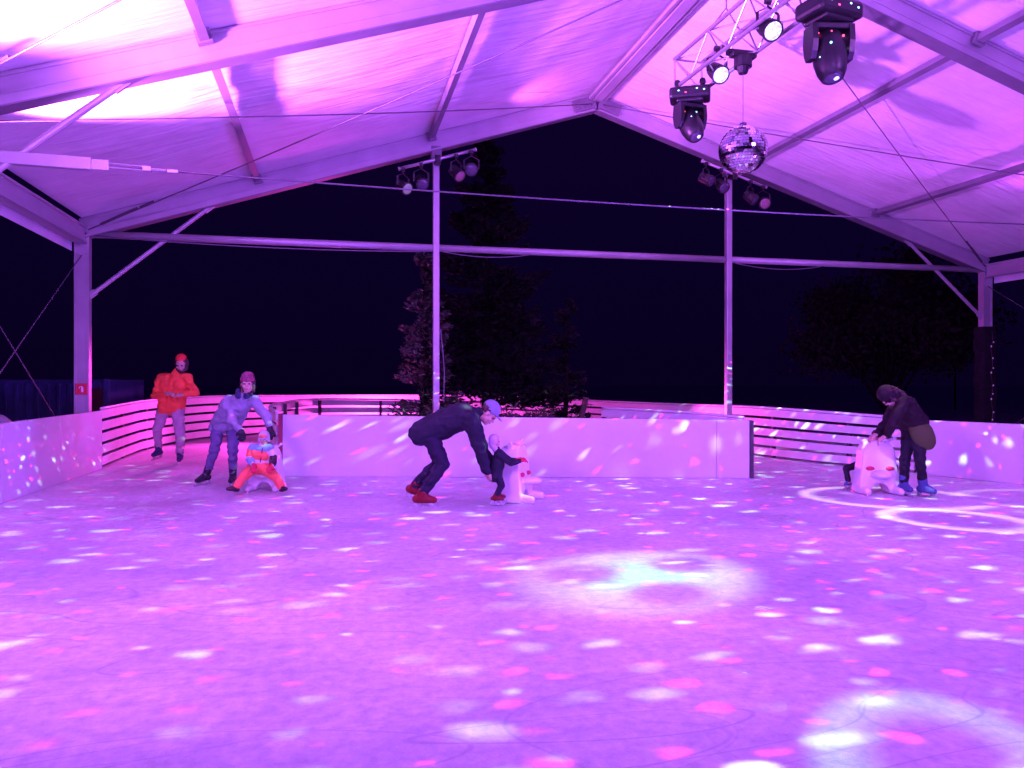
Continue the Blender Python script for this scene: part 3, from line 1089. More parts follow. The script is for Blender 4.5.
p1 = at(717, 72, 9.25); p2 = at(768, 28, 8.05)
par_can('lit white spotlight on the truss nearest the disco ball cord, lower one', p1, V((.02, -.8, -.62)), M['lens_on'], 'lit spotlights on the truss', 1.0)
par_can('lit white spotlight on the truss higher up, below the large moving head', p2, V((.02, -.8, -.62)), M['lens_on'], 'lit spotlights on the truss', 1.0)

# mirror ball
BALL = at(743, 150, 8.66)
db = thing('disco_ball', 'mirrored disco ball hanging on a thin cord below the truss', 'disco ball', BALL)
bm = bmesh.new()
NR = 26
for i in range(NR):
    t0, t1 = math.pi * i / NR, math.pi * (i + 1) / NR
    tm = (t0 + t1) / 2
    n_ = max(4, int(2 * NR * math.sin(tm)))
    for k in range(n_):
        a0, a1 = 2 * math.pi * (k + .04) / n_, 2 * math.pi * (k + .96) / n_
        tt0, tt1 = t0 + .06 * (t1 - t0), t1 - .06 * (t1 - t0)
        am = (a0 + a1) / 2
        c = V((math.sin(tm) * math.cos(am), math.sin(tm) * math.sin(am), math.cos(tm)))
        jit = V((random.gauss(0, .035), random.gauss(0, .035), random.gauss(0, .035)))
        nn = (c + jit).normalized()
        vs = []
        for tt, aa in ((tt0, a0), (tt0, a1), (tt1, a1), (tt1, a0)):
            p = V((math.sin(tt) * math.cos(aa), math.sin(tt) * math.sin(aa), math.cos(tt)))
            p = p - nn * nn.dot(p - c)
            vs.append(bm.verts.new(p * .268))
        bm.faces.new(vs)
obj('mirror_tiles', bm, M['mirror'], db)
bm = bmesh.new(); add_ell(bm, (0, 0, 0), .262, seg=32, rings=20)
add_tube(bm, [(0, 0, .255), (0, 0, .30)], .04, 12)
obj('core', bm, M['glass_dark'], db, True)
topz = tz0 - BALL.z
bm = bmesh.new(); add_tube(bm, [(0, 0, .29), (0, 0, topz - .22)], .005, 6); obj('cord', bm, M['cord'], db)
bm = bmesh.new()
add_tube(bm, [(0, 0, topz - .23), (0, 0, topz - .16)], .05, 12, .075)
add_tube(bm, [(0, 0, topz - .16), (0, 0, topz - .05)], .10, 14)
add_box(bm, (0, 0, topz - .03), (.30, .10, .05), .01)
add_box(bm, (0, .05, topz + .02), (.34, .08, .06), .01)
obj('motor', bm, M['black'], db)

# light bars below the gable rafter at the two inner posts
for gi, (X, s, nm) in enumerate(((gposts[0], 1, 'left'), (gposts[1], -1, 'right'))):
    zc = roof_z(X) - .30
    lb = thing('light_bar', 'sloping bar of unlit spotlights clamped at the top of the %s gable pole' % nm, 'light bar', (X, D - .22, zc))
    bm = bmesh.new()
    e = V((.62, 0, .62 * SL * s))
    add_tube(bm, [-e, e], .024, 10)
    add_tube(bm, [e * .98, e * 1.02], .032, 10); add_tube(bm, [-e * .98, -e * 1.02], .032, 10)
    obj('crossbar', bm, M['truss'], lb, True)
    bm = bmesh.new(); add_bar(bm, (0, 0, 0), (0, .17, 0), .08, .10); add_box(bm, (0, .0, -.02), (.09, .08, .16), .01); obj('clamp', bm, M['black'], lb)
    words = ('outer spotlight on the far left of the bar', 'inner spotlight on the left half of the bar', 'inner spotlight on the right half of the bar', 'outer spotlight on the far right of the bar')
    lens = (M['lens_glint'], M['glass_dark'], M['lens_rosy_glint'], M['glass_dark']) if s > 0 else (M['glass_dark'], M['glass_dark'], M['glass_dark'], M['lens_rosy_glint'])
    for i, (off, aim) in enumerate(((-.56, (.55, -.7, -.5)), (-.27, (.1, -.8, -.6)), (.30, (.45, -.6, -.65)), (.55, (-.15, -.7, -.3)))):
        pos = V((X, D - .22, zc)) + V((off, -.02, off * SL * s - .30))
        par_can('%s at the %s gable pole' % (words[i], nm), pos, aim, lens[i], 'small spotlights at the gable poles', .95, .25)


# ------------------------------------------------------------------ skating aids
def aid(label, loc, rotz, sc=1.0):
    """white animal shaped skating aid; front looks to local -y."""
    t = thing('skating_aid', label, 'skating aid', loc, rotz, 'white skating aids')
    t.scale = (sc, sc, sc)
    bm = bmesh.new()
    # front outline with an arch between the feet, extruded to a body
    out = [(-.245, .012), (-.245, .07), (-.225, .20), (-.200, .36), (-.185, .50), (-.15, .585), (-.07, .625), (.07, .625), (.15, .585), (.185, .50),
           (.200, .36), (.225, .20), (.245, .07), (.245, .012), (.115, .012), (.095, .075), (.05, .120), (0, .132), (-.05, .120), (-.095, .075), (-.115, .012)]
    fr = [bm.verts.new((x, -.02 + .10 * max(0, z - .12), z)) for x, z in out]
    bk = [bm.verts.new((x, .23, z)) for x, z in out]
    n_ = len(out)
    for i in range(n_): bm.faces.new((fr[i], bk[i], bk[(i + 1) % n_], fr[(i + 1) % n_]))
    f1 = bm.faces.new(fr[::-1]); f2 = bm.faces.new(bk)
    bmesh.ops.triangulate(bm, faces=[f1, f2])
    bmesh.ops.recalc_face_normals(bm, faces=bm.faces)
    for s in (-1, 1):
        add_cap(bm, (s * .18, .02, .052), (s * .19, -.13, .046), .058, .044)
        add_cap(bm, (s * .18, .20, .052), (s * .19, .30, .048), .055, .045)
        add_ell(bm, (s * .12, .13, .62), (.05, .04, .028))
    add_ell(bm, (0, -.05, .235), (.12, .15, .05))
    blob('body', bm, M['aid'], t, .012, 8)
    bm = bmesh.new()
    add_tube(bm, [(-.21, .10, .655), (-.12, .19, .60), (.12, .19, .60), (.21, .10, .655)], .016, 10)
    for s in (-1, 1): add_ell(bm, (s * .212, .096, .656), .021)
    obj('handle', bm, M['aid'], t, True)
    for s in (-1, 1):
        bm = bmesh.new(); add_ell(bm, (s * .115, -.005, .305), (.052, .028, .026)); obj('grip_pad', bm, M['aid_red'], t, True)
        bm = bmesh.new(); add_box(bm, (s * .202, .07, .006), (.04, .46, .012), .003); obj('runner', bm, M['blade'], t)
    return t


aid('white skating aid ridden by the child in the orange and blue suit', ground(264, 9.32), -YAW, .86)
aid('white skating aid held by the toddler in dark clothes, seen from the side', ground(525, 8.52), -YAW + math.radians(72))
aid('white skating aid pushed by the skater with blue skates on the right', ground(880, 9.05), -YAW - .05)


# ------------------------------------------------------------------ people
def hand(bm, w, d, n, s=1.0, fat=1.0, curl=.5, thumb=1):
    """palm and five fingers from wrist w along d; n = palm-down normal; thumb side sign."""
    d = V(d).normalized(); n = V(n).normalized()
    side = d.cross(n).normalized() * thumb
    n = side.cross(d).normalized() * (1 if thumb > 0 else -1)
    pl = .085 * s
    add_cap(bm, w, w + d * .02 * s, .026 * s * fat, .028 * s * fat)
    for k in (-.5, .5):
        add_cap(bm, w + d * .02 * s + side * k * .035 * s, w + d * pl + side * k * .045 * s, .020 * s * fat, .018 * s * fat)
    add_cap(bm, w + d * .02 * s, w + d * pl, .022 * s * fat, .018 * s * fat)
    lens = (.068, .078, .072, .056)
    for i, Lf in enumerate(lens):
        off = side * (.033 - .022 * i) * s
        a = w + d * pl + off
        spread = side * (.12 - .08 * i)
        d1 = (d + spread + n * curl * .7).normalized()
        b = a + d1 * Lf * .5 * s
        d2 = (d * (1 - curl * .6) + spread + n * curl * 1.6).normalized()
        c = b + d2 * Lf * .55 * s
        r = .0095 * s * fat
        add_cap(bm, a - d * .02 * s, b, r * 1.1, r, 8); add_cap(bm, b, c, r, r * .85, 8)
    a = w + d * .03 * s + side * .028 * s
    b = a + (side * .8 + d * .7 + n * .2).normalized() * .045 * s
    c = b + (d * .9 + side * .1 + n * curl * .8).normalized() * .035 * s
    add_cap(bm, a, b, .014 * s * fat, .0115 * s * fat, 8); add_cap(bm, b, c, .0115 * s * fat, .0095 * s * fat, 8)


def head_frame(P):
    f = V(P['face']).normalized()
    up = V(P.get('up', (0, 0, 1)))
    r = f.cross(up).normalized()     # figure's own right... sign only matters for symmetry
    u = r.cross(f).normalized()
    return r, f, u


def lean(P, px):
    k = (px - 512) / F
    for q in list(P):
        if q in ('pel', 'chest', 'neck', 'head') or q[:2] in ('sh', 'el', 'wr', 'hi', 'kn', 'an'):
            if q in ('hs',): continue
            a = P[q]; P[q] = (a[0] + a[1] * k, a[1], a[2])
    return P


def person(label, loc, P, wear, s=1.0, rotz=-YAW, group=None, cat='person'):
    """P: joints in metres, local x = to the picture's right, y = away. s scales thicknesses."""
    t = thing('person', label, cat, loc, rotz, group)
    J = {k: V(v) for k, v in P.items() if k not in ('curl',)}
    hs = P.get('hs', s)
    hs = hs if isinstance(hs, (int, float)) else s
    r_, f_, u_ = head_frame(P)
    H = J['head']
    R = Matrix((r_, f_, u_)).transposed()

    def hp(x, y, z): return H + (r_ * x + f_ * y + u_ * z) * hs
    bm = bmesh.new()
    # head
    add_ell(bm, hp(0, -.012, .025), (.073 * hs, .092 * hs, .088 * hs), R)
    add_ell(bm, hp(0, .018, -.045), (.058 * hs, .068 * hs, .072 * hs), R)
    add_ell(bm, hp(0, .052, -.088), (.030 * hs, .030 * hs, .026 * hs), R)
    add_cap(bm, hp(0, .080, .012), hp(0, .099, -.024), .008 * hs, .012 * hs)
    for q in (-1, 1):
        add_ell(bm, hp(q * .034, .074, .024), (.024 * hs, .012 * hs, .009 * hs), R)
        add_ell(bm, hp(q * .040, .062, -.030), (.022 * hs, .020 * hs, .020 * hs), R)
        add_ell(bm, hp(q * .078, -.005, -.012), (.011 * hs, .020 * hs, .031 * hs), R)
    add_ell(bm, hp(0, .082, -.058), (.023 * hs, .012 * hs, .010 * hs), R)
    add_cap(bm, J['neck'], hp(0, -.012, -.06), .052 * s, .050 * hs)
    # trunk
    sw = (J['shL'] - J['shR'])
    add_cap(bm, J['shL'], J['shR'], .062 * s, .062 * s)
    add_cap(bm, J['chest'], J['neck'], .095 * s, .05 * s)
    for q in (-.22, .22):
        add_cap(bm, J['chest'] + sw * q, J['pel'] + (J['hipL'] - J['hipR']) * q * 1.6, .095 * s, .095 * s)
    add_cap(bm, J['hipL'], J['hipR'], .092 * s, .092 * s)
    for q in 'LR':
        add_cap(bm, J['sh' + q], J['el' + q], .048 * s, .037 * s)
        add_cap(bm, J['el' + q], J['wr' + q], .038 * s, .025 * s)
        add_cap(bm, J['hip' + q], J['kn' + q], .080 * s, .052 * s)
        add_cap(bm, J['kn' + q], J['an' + q], .053 * s, .036 * s)
        add_cap(bm, J['an' + q], J['an' + q] + J['toe' + q].normalized() * .095 * s - V((0, 0, .035 * s)), .032 * s, .022 * s)
        hand(bm, J['wr' + q], J['hd' + q], J.get('pn' + q, V((0, 0, -1))), hs, 1.0, P.get('curl', .5), 1 if q == 'L' else -1)
    blob('body', bm, M['skin'], t, .0075 * max(.8, s), 3)
    for q in (-1, 1):
        bm = bmesh.new(); add_ell(bm, hp(q * .031, .079, .006), (.0125 * hs, .008 * hs, .0085 * hs), R, 10, 8)
        obj('eye', bm, M['eye'], t, True)
    bm = bmesh.new(); add_ell(bm, hp(0, .0915, -.059), (.022 * hs, .006 * hs, .0055 * hs), R, 10, 8)
    obj('mouth', bm, M['lip'], t, True)

    sd = abs(hash(label)) % 50 if False else len(label)
    # upper garment
    if 'top' in wear:
        w = wear['top']; g = w.get('ease', 1.0); m = w['m']
        bm = bmesh.new()
        add_cap(bm, J['shL'], J['shR'], .080 * s * g, .080 * s * g)
        for q in (-.24, .24):
            a = J['chest'] + sw * q; b = J['pel'] + (J['hipL'] - J['hipR']) * q * 1.7
            add_cap(bm, a, b, .122 * s * g, .120 * s * g)
        add_cap(bm, J['chest'], J['pel'], .122 * s * g, .120 * s * g)
        add_cap(bm, J['chest'], J['neck'] - (J['neck'] - J['chest']).normalized() * .06 * s, .115 * s * g, .085 * s)
        hem = J['pel'] + (J['pel'] - J['chest']).normalized() * w.get('hem', .12) * s
        for q in (-.45, 0, .45):
            add_cap(bm, J['pel'] + (J['hipL'] - J['hipR']) * q, hem + (J['hipL'] - J['hipR']) * q * 1.15, .112 * s * g, .108 * s * g)
        add_cap(bm, J['neck'] - (J['neck'] - J['chest']).normalized() * .05 * s, J['neck'] + (H - J['neck']) * .22, .082 * s, .066 * s)
        for q in 'LR':
            add_cap(bm, J['sh' + q], J['el' + q], .070 * s * g, .057 * s * g)
            add_cap(bm, J['el' + q], J['wr' + q].lerp(J['el' + q], .04), .058 * s * g, .041 * s * g)
        blob(w.get('name', 'jacket'), bm, m, t, .012 * max(.75, s), 3, .019 * s, 7, sd)
    if 'legs' in wear:
        w = wear['legs']; g = w.get('ease', 1.0)
        bm = bmesh.new()
        add_cap(bm, J['hipL'], J['hipR'], .110 * s * g, .110 * s * g)
        add_cap(bm, J['pel'], J['pel'] + (J['chest'] - J['pel']).normalized() * .1 * s, .115 * s, .105 * s)
        for q in 'LR':
            add_cap(bm, J['hip' + q], J['kn' + q], .102 * s * g, .070 * s * g)
            add_cap(bm, J['kn' + q], J['an' + q].lerp(J['kn' + q], .12), .070 * s * g, .056 * s * g)
        blob(w.get('name', 'trousers'), bm, w['m'], t, .012 * max(.75, s), 3, .015 * s, 8, sd + 3)
    if 'boots' in wear:
        w = wear['boots']
        for q in 'LR':
            a = J['an' + q]; d = J['toe' + q].normalized(); dn = V(w.get('down' + q, (0, 0, -1))).normalized()
            sole = w.get('sole', .085) * s
            bm = bmesh.new()
            leg = (J['kn' + q] - a).normalized()
            add_cap(bm, a + leg * w.get('shaft', .13) * s, a + dn * .02 * s, .056 * s, .050 * s)
            add_cap(bm, a - d * .045 * s + dn * (sole - .05 * s), a + d * .05 * s + dn * (sole - .05 * s), .044 * s, .042 * s)
            add_cap(bm, a + d * .05 * s + dn * (sole - .05 * s), a + d * .140 * s + dn * (sole - .042 * s), .043 * s, .035 * s)
            add_cap(bm, a + dn * .0 * s, a + d * .09 * s + dn * (sole - .055 * s), .047 * s, .039 * s)
            bo = blob('skate_boot' if w.get('blade', True) else 'boot', bm, w['m'], t, .009 * max(.75, s), 3)
            if w.get('strap'):
                bm = bmesh.new()
                for kk in (.03, .075):
                    add_tube(bm, [a + d * kk * s + dn * .0 + V((0, 0, .0)) + d.cross(dn) * .056 * s * math.cos(x) - dn * .030 * s * math.sin(x) + dn * kk * .3 * s for x in (math.pi * j / 8 for j in range(9))], .009 * s, 6)
                obj('strap', bm, w['strap'], bo)
            if w.get('blade', True):
                bm = bmesh.new()
                b0 = a - d * .085 * s + dn * (sole + .030); b1 = a + d * .195 * s + dn * (sole + .030)
                add_bar(bm, b0, b1, .006, .028, -dn)
                for kk in (-.05, .12):
                    c = a + d * kk * s + dn * (sole - .015)
                    add_bar(bm, c, c + dn * .032, .022, .05 * s, d)
                obj('blade', bm, M['blade'], bo)
    if 'gloves' in wear:
        for q in 'LR':
            bm = bmesh.new()
            w_ = J['wr' + q]; fo = (w_ - J['el' + q]).normalized()
            hand(bm, w_, J['hd' + q], J.get('pn' + q, V((0, 0, -1))), hs * 1.06, 1.32, P.get('curl', .5), 1 if q == 'L' else -1)
            add_cap(bm, w_ - fo * .05 * s, w_ + fo * .01 * s, .040 * s, .036 * s)
            blob('glove', bm, wear['gloves'], t, .0075 * max(.75, s), 2)
    if 'hair' in wear:
        bm = bmesh.new()
        add_ell(bm, hp(0, -.028, .038), (.086 * hs, .092 * hs, .088 * hs), R)
        if wear['hair'] == 'long':
            add_cap(bm, hp(0, -.07, .0), hp(0, -.075, -.12), .07 * hs, .05 * hs)
            for q in (-1, 1): add_cap(bm, hp(q * .072, -.02, .02), hp(q * .07, -.01, -.10), .03 * hs, .025 * hs)
        if wear['hair'] == 'beard':
            add_cap(bm, hp(-.05, .03, -.075), hp(0, .062, -.098), .032 * hs, .034 * hs)
            add_cap(bm, hp(.05, .03, -.075), hp(0, .062, -.098), .032 * hs, .034 * hs)
            for q in (-1, 1): add_cap(bm, hp(q * .076, -.02, .03), hp(q * .066, .012, -.07), .028 * hs, .026 * hs)
            add_cap(bm, hp(0, -.07, .0), hp(0, -.06, -.09), .07 * hs, .05 * hs)
        blob('hair', bm, M['hair'], t, .010, 2, .006, 26, sd)
    if 'hat' in wear:
        w = wear['hat']
        bm = bmesh.new()
        add_ell(bm, hp(0, -.022, .058), (.091 * hs, .102 * hs, .086 * hs), R)
        if w.get('kind') == 'skull':
            bm.clear()
            add_ell(bm, hp(0, -.025, .085), (.080 * hs, .090 * hs, .060 * hs), R)
        if w.get('kind') == 'beanie':
            add_ell(bm, hp(0, -.02, .045), (.097 * hs, .110 * hs, .045 * hs), R)
            add_ell(bm, hp(0, -.03, .095), (.082 * hs, .088 * hs, .062 * hs), R)
        if w.get('kind') == 'cap':
            add_ell(bm, hp(0, .085, .050), (.070 * hs, .070 * hs, .010 * hs), R)
        if w.get('kind') == 'helmet':
            add_ell(bm, hp(0, -.02, .045), (.105 * hs, .122 * hs, .105 * hs), R)
            for q in (-1, 1): add_ell(bm, hp(q * .088, -.01, -.02), (.024 * hs, .05 * hs, .06 * hs), R)
        if w.get('kind') == 'hood':
            add_ell(bm, hp(0, -.030, .030), (.105 * hs, .105 * hs, .120 * hs), R)
            add_cap(bm, hp(0, -.05, -.05), J['neck'], .08 * hs, .07 * hs)
        ho = blob(w.get('name', 'hat'), bm, w['m'], t, .010, 3, w.get('wr', .003), 20, sd)
        if w.get('visor'):
            bm = bmesh.new()
            add_cap(bm, hp(-.05, .085, .062), hp(.05, .085, .062), .028 * hs, .028 * hs)
            add_cap(bm, hp(0, .092, .062), hp(0, .094, .062), .03 * hs, .03 * hs)
            blob('goggles', bm, w['visor'], ho, .008, 2)
    return t, J, hp


# 1  man in the orange jacket, skating towards us in the left channel
P = dict(pel=(-.01, 0, .93), chest=(.03, -.06, 1.27), neck=(.08, -.10, 1.47), head=(.15, -.16, 1.625), face=(.10, -1, -.5),
         shL=(.235, -.08, 1.395), shR=(-.165, -.04, 1.395), elL=(.385, -.14, 1.16), elR=(-.27, -.10, 1.11),
         wrL=(.20, -.32, 1.13), wrR=(-.10, -.31, 1.15), hdL=(-.9, -.25, .05), hdR=(.9, -.25, .05), pnL=(0, .3, -1), pnR=(0, .3, -1),
         hipL=(.09, 0, .90), hipR=(-.12, .02, .90), knL=(.13, -.12, .50), knR=(-.24, .02, .56), anL=(.13, .0, .125), anR=(-.22, .20, .20),
         toeL=(.28, -.9, -.02), toeR=(-.12, -.9, -.10), curl=.6)
person('man in bright orange jacket and red cap skating towards the camera by the left fence', ground(172, 12.55), lean(P, 172),
       dict(top=dict(m=M['orange_jacket'], ease=1.05, hem=.03), legs=dict(m=M['grey_trousers'], ease=1.02),
            boots=dict(m=M['navy'], sole=.085), hair='beard', hat=dict(m=M['red_cap'], kind='skull')), 1.08)

# 2  woman leaning on the child's skating aid
P = dict(pel=(-.04, .06, .80), chest=(.09, -.20, 1.04), neck=(.18, -.34, 1.19), head=(.225, -.45, 1.305), face=(.22, -1, -.12),
         shL=(.32, -.24, 1.085), shR=(.025, -.18, 1.085), elL=(.46, -.32, .90), elR=(.03, -.32, .85),
         wrL=(.50, -.42, .755), wrR=(.15, -.44, .725), hdL=(.15, -.6, -.5), hdR=(.35, -.6, -.4), pnL=(0, -.5, -.9), pnR=(0, -.5, -.9),
         hipL=(.05, .06, .78), hipR=(-.13, .08, .78), knL=(.05, -.02, .42), knR=(-.19, .06, .42), anL=(.05, .06, .125), anR=(-.30, .10, .13),
         toeL=(.12, -.9, -.05), toeR=(-.45, -.8, -.1), curl=.75)
t2, J, hp = person('woman in grey blue hoodie and mauve beanie leaning forward with both hands out', ground(229, 9.75), lean(P, 229),
       dict(top=dict(m=M['hoodie'], ease=1.04, hem=.07, name='hoodie'), legs=dict(m=M['jeans'], ease=.95),
            boots=dict(m=M['bootblack'], sole=.085), gloves=M['glove'], hair='long', hat=dict(m=M['beanie'], kind='beanie', name='beanie')), .93)

bm = bmesh.new()
for q in (-1, 1):
    add_cap(bm, J['neck'] + V((q * .05, -.03, -.03)), J['neck'] + V((q * .045, -.055, .03)), .045, .035)
add_cap(bm, J['neck'] + V((-.05, .03, 0)), J['neck'] + V((.05, .03, 0)), .05, .05)
blob('collar', bm, M['navy'], t2, .01, 2, .006, 14)

# 3  child in the bright suit riding the aid
P = dict(pel=(-.01, -.02, .33), chest=(.01, -.04, .47), neck=(.035, -.06, .56), head=(.045, -.09, .655), face=(.12, -1, -.2),
         shL=(.12, -.05, .53), shR=(-.09, -.05, .53), elL=(.17, -.10, .40), elR=(-.13, -.10, .40),
         wrL=(.135, -.20, .335), wrR=(-.06, -.20, .335), hdL=(-.1, -.7, -.3), hdR=(.1, -.7, -.3),
         hipL=(.055, -.04, .30), hipR=(-.075, -.04, .30), knL=(.185, -.16, .20), knR=(-.205, -.16, .20), anL=(.26, -.26, .085), anR=(-.29, -.26, .085),
         toeL=(.7, -.7, .2), toeR=(-.7, -.7, .2), curl=.7)
cl = thing
ct, J, hp = person('small child in orange and blue snowsuit and pale helmet riding the white skating aid', ground(260, 9.22), lean(P, 260),
                   dict(legs=dict(m=M['suit_orange'], ease=1.2, name='snowsuit_trousers'), top=dict(m=M['suit_white'], ease=1.0, hem=.05, name='snowsuit_top'),
                        boots=dict(m=M['bootblack'], sole=.07, blade=False, shaft=.06), gloves=M['mitten_red'],
                        hat=dict(m=M['helmet'], kind='helmet', name='helmet', visor=M['visor'], wr=.002)), .64)
# colour panels of the suit
def patch(name, cs, m, par, vox=.010):
    bm = bmesh.new()
    for a, b, r0, r1 in cs: add_cap(bm, a, b, r0, r1)
    return blob(name, bm, m, par, vox, 2, .003, 14)
s_ = .64
patch('yoke_panel', [(J['shL'] + V((0, -.008, .004)), J['shR'] + V((0, -.008, .004)), .083 * s_, .083 * s_), (J['neck'] + V((-.05, -.015, -.03)), J['neck'] + V((.05, -.015, -.03)), .07 * s_, .07 * s_)], M['suit_blue'], ct)
patch('chest_panel', [(J['chest'] + V((-.055, -.012, -.005)), J['chest'] + V((.045, -.012, -.02)), .125 * s_, .125 * s_)], M['suit_orange'], ct)
patch('sleeve_panel', [(J['shR'] + V((-.01, 0, -.01)), J['elR'].lerp(J['shR'], .35), .082 * s_, .080 * s_)], M['suit_orange'], ct)
patch('sleeve_panel', [(J['elR'].lerp(J['shR'], .12), J['wrR'].lerp(J['elR'], .6), .070 * s_, .066 * s_)], M['suit_blue'], ct)
patch('sleeve_panel', [(J['elL'].lerp(J['shL'], .22), J['wrL'].lerp(J['elL'], .45), .074 * s_, .070 * s_)], M['bootblack'], ct)
bm = bmesh.new(); add_bar(bm, J['chest'] + V((.02, -.085, -.10)), J['neck'] + V((.015, -.06, -.02)), .008, .006, V((0, -1, 0))); obj('zip', bm, M['bootblack'], ct)

# 4  man bending over to the toddler
P = dict(pel=(-.02, 0, .80), chest=(.33, -.02, .95), neck=(.50, -.02, .985), head=(.635, -.02, .985), face=(.62, -.12, -.78), up=(.75, 0, .65),
         shL=(.44, .17, .93), shR=(.44, -.20, .92), elL=(.54, .16, .64), elR=(.53, -.18, .64),
         wrL=(.645, .07, .40), wrR=(.62, -.13, .375), hdL=(.25, -.3, -.9), hdR=(.25, .35, -.9), pnL=(.6, -.6, 0), pnR=(.6, .6, 0),
         hipL=(.0, .10, .76), hipR=(.0, -.10, .76), knL=(.09, .14, .45), knR=(.15, -.10, .45), anL=(-.20, .16, .17), anR=(-.09, -.10, .115),
         toeL=(.85, .05, -.35), toeR=(1, -.05, 0), curl=.45)
person('man in dark jacket, grey cap and red shoes bending right over to the toddler', ground(430, 8.25), P,
       dict(top=dict(m=M['dark_jacket'], ease=1.24, hem=.07), legs=dict(m=M['dark_trousers'], ease=1.02),
            boots=dict(m=M['shoe_red'], sole=.085, shaft=.05), hair='short', hat=dict(m=M['grey_cap'], kind='cap', name='cap')), 1.02)

# 5  toddler in dark clothes at the second aid
P = dict(pel=(-.01, 0, .36), chest=(.02, 0, .50), neck=(.00, 0, .585), head=(-.02, 0, .685), face=(1, -.25, -.1),
         shL=(.02, .09, .555), shR=(.02, -.09, .555), elL=(.14, .09, .47), elR=(.15, -.10, .465),
         wrL=(.24, .06, .49), wrR=(.25, -.06, .485), hdL=(1, -.1, .1), hdR=(1, .1, .1),
         hipL=(0, .05, .34), hipR=(0, -.05, .34), knL=(.05, .06, .22), knR=(.05, -.06, .22), anL=(-.0, .07, .10), anR=(-.02, -.06, .095),
         toeL=(1, .05, 0), toeR=(1, -.1, 0), curl=.8)
person('toddler in dark clothes and lilac hood held up beside the white skating aid', ground(497, 8.22), P,
       dict(top=dict(m=M['dark_jacket'], ease=1.05, hem=.08), legs=dict(m=M['dark_trousers'], ease=.95),
            boots=dict(m=M['shoe_red'], sole=.07, shaft=.04), gloves=M['mitten_red'], hair='short', hat=dict(m=M['lilac_hat'], kind='hood', name='hood')), .55, )

# 6  skater on the right pushing the third aid
P = dict(pel=(.02, .0, .82), chest=(-.10, -.06, 1.05), neck=(-.20, -.10, 1.13), head=(-.275, -.15, 1.155), face=(-.30, .45, -.88), up=(-.9, .1, .4),
         shL=(-.11, -.24, 1.08), shR=(-.18, .10, 1.11), elL=(-.22, -.32, .86), elR=(-.30, .02, .87),
         wrL=(-.30, -.20, .72), wrR=(-.40, -.08, .735), hdL=(-.6, .2, -.4), hdR=(-.8, -.1, -.4),
         hipL=(.08, -.06, .78), hipR=(-.04, .06, .78), knL=(.07, -.10, .44), knR=(-.09, .06, .44), anL=(.12, -.02, .125), anR=(-.11, .10, .13),
         toeL=(.35, -.85, 0), toeR=(.05, -.9, 0), curl=.7)
t6, J, hp = person('skater in plum jacket, black leggings and blue skates bending left over a skating aid', ground(913, 8.85), lean(P, 913),
                   dict(top=dict(m=M['plum_jacket'], ease=1.08, hem=-.04), legs=dict(m=M['leggings'], ease=.9, name='leggings'),
                        boots=dict(m=M['skate_blue'], sole=.085, shaft=.09), hair='long', hat=dict(m=M['plum_jacket'], kind='hood', name='hood')), .98)
bm = bmesh.new()
add_ell(bm, (.04, -.125, .735), (.125, .085, .205), Matrix.Rotation(math.radians(-32), 3, 'Y'), 24, 16)
blob('hip_pad', bm, M['olive'], t6, .01, 2, .003, 10)

# 7  child sitting behind the third aid, one leg out to the left
P = dict(pel=(-.06, .12, .36), chest=(-.05, .10, .49), neck=(-.04, .08, .565), head=(-.02, .04, .65), face=(.2, -1, -.5),
         shL=(.06, .10, .53), shR=(-.15, .10, .53), elL=(.10, .02, .42), elR=(-.19, .04, .41),
         wrL=(.08, -.03, .50), wrR=(-.13, -.03, .50), hdL=(-.2, -.6, .4), hdR=(.2, -.6, .4),
         hipL=(.02, .10, .33), hipR=(-.12, .10, .33), knL=(.22, .05, .28), knR=(-.40, .0, .27), anL=(.20, .14, .10), anR=(-.385, -.03, .105),
         toeL=(.3, -.9, 0), toeR=(-.75, -.6, 0), curl=.8)
person('small child in dark clothes tucked behind the right skating aid, one leg out', ground(879, 9.36), P,
       dict(top=dict(m=M['plum_jacket'], ease=1.0, hem=.05), legs=dict(m=M['leggings'], ease=1.0), gloves=M['glove'],
            boots=dict(m=M['skate_blue'], sole=.07, shaft=.07, strap=M['pink_lace']), hair='short', hat=dict(m=M['bootblack'], kind='beanie', name='beanie')), .55)

# ------------------------------------------------------------------ lamps
PUR = (.52, .138, 1.0)
MAG = (1.0, .06, .70)


def lamp(kind, name, loc, power, col, size=.15, target=None, angle=60, blend=.5):
    d = bpy.data.lights.new(name, kind)
    d.energy = power; d.color = col; d.shadow_soft_size = size
    o = bpy.data.objects.new(name, d); C.objects.link(o)
    o.location = loc
    if kind == 'SPOT':
        d.spot_size = math.radians(angle); d.spot_blend = blend
    if target is not None:
        o.rotation_euler = (V(target) - V(loc)).to_track_quat('-Z', 'Y').to_euler()
    return o


def L_nodes(o):
    d = o.data
    d.use_nodes = True
    n, l = d.node_tree.nodes, d.node_tree.links
    em = n['Emission']
    g = n.new('ShaderNodeNewGeometry')
    return n, l, em, g.outputs['Incoming']


def mth(n, l, op, a, b=None, c=None):
    x = n.new('ShaderNodeMath'); x.operation = op
    for i, v in enumerate((a, b, c)):
        if v is None: continue
        if isinstance(v, (int, float)): x.inputs[i].default_value = v
        else: l.new(v, x.inputs[i])
    return x.outputs[0]


def dot(n, l, vec, axis):
    x = n.new('ShaderNodeVectorMath'); x.operation = 'DOT_PRODUCT'
    l.new(vec, x.inputs[0]); x.inputs[1].default_value = axis
    return x.outputs['Value']


def sstep(n, l, v, a, b):
    x = n.new('ShaderNodeMapRange'); x.interpolation_type = 'SMOOTHSTEP'
    x.inputs['From Min'].default_value = a; x.inputs['From Max'].default_value = b
    l.new(v, x.inputs[0])
    return x.outputs[0]


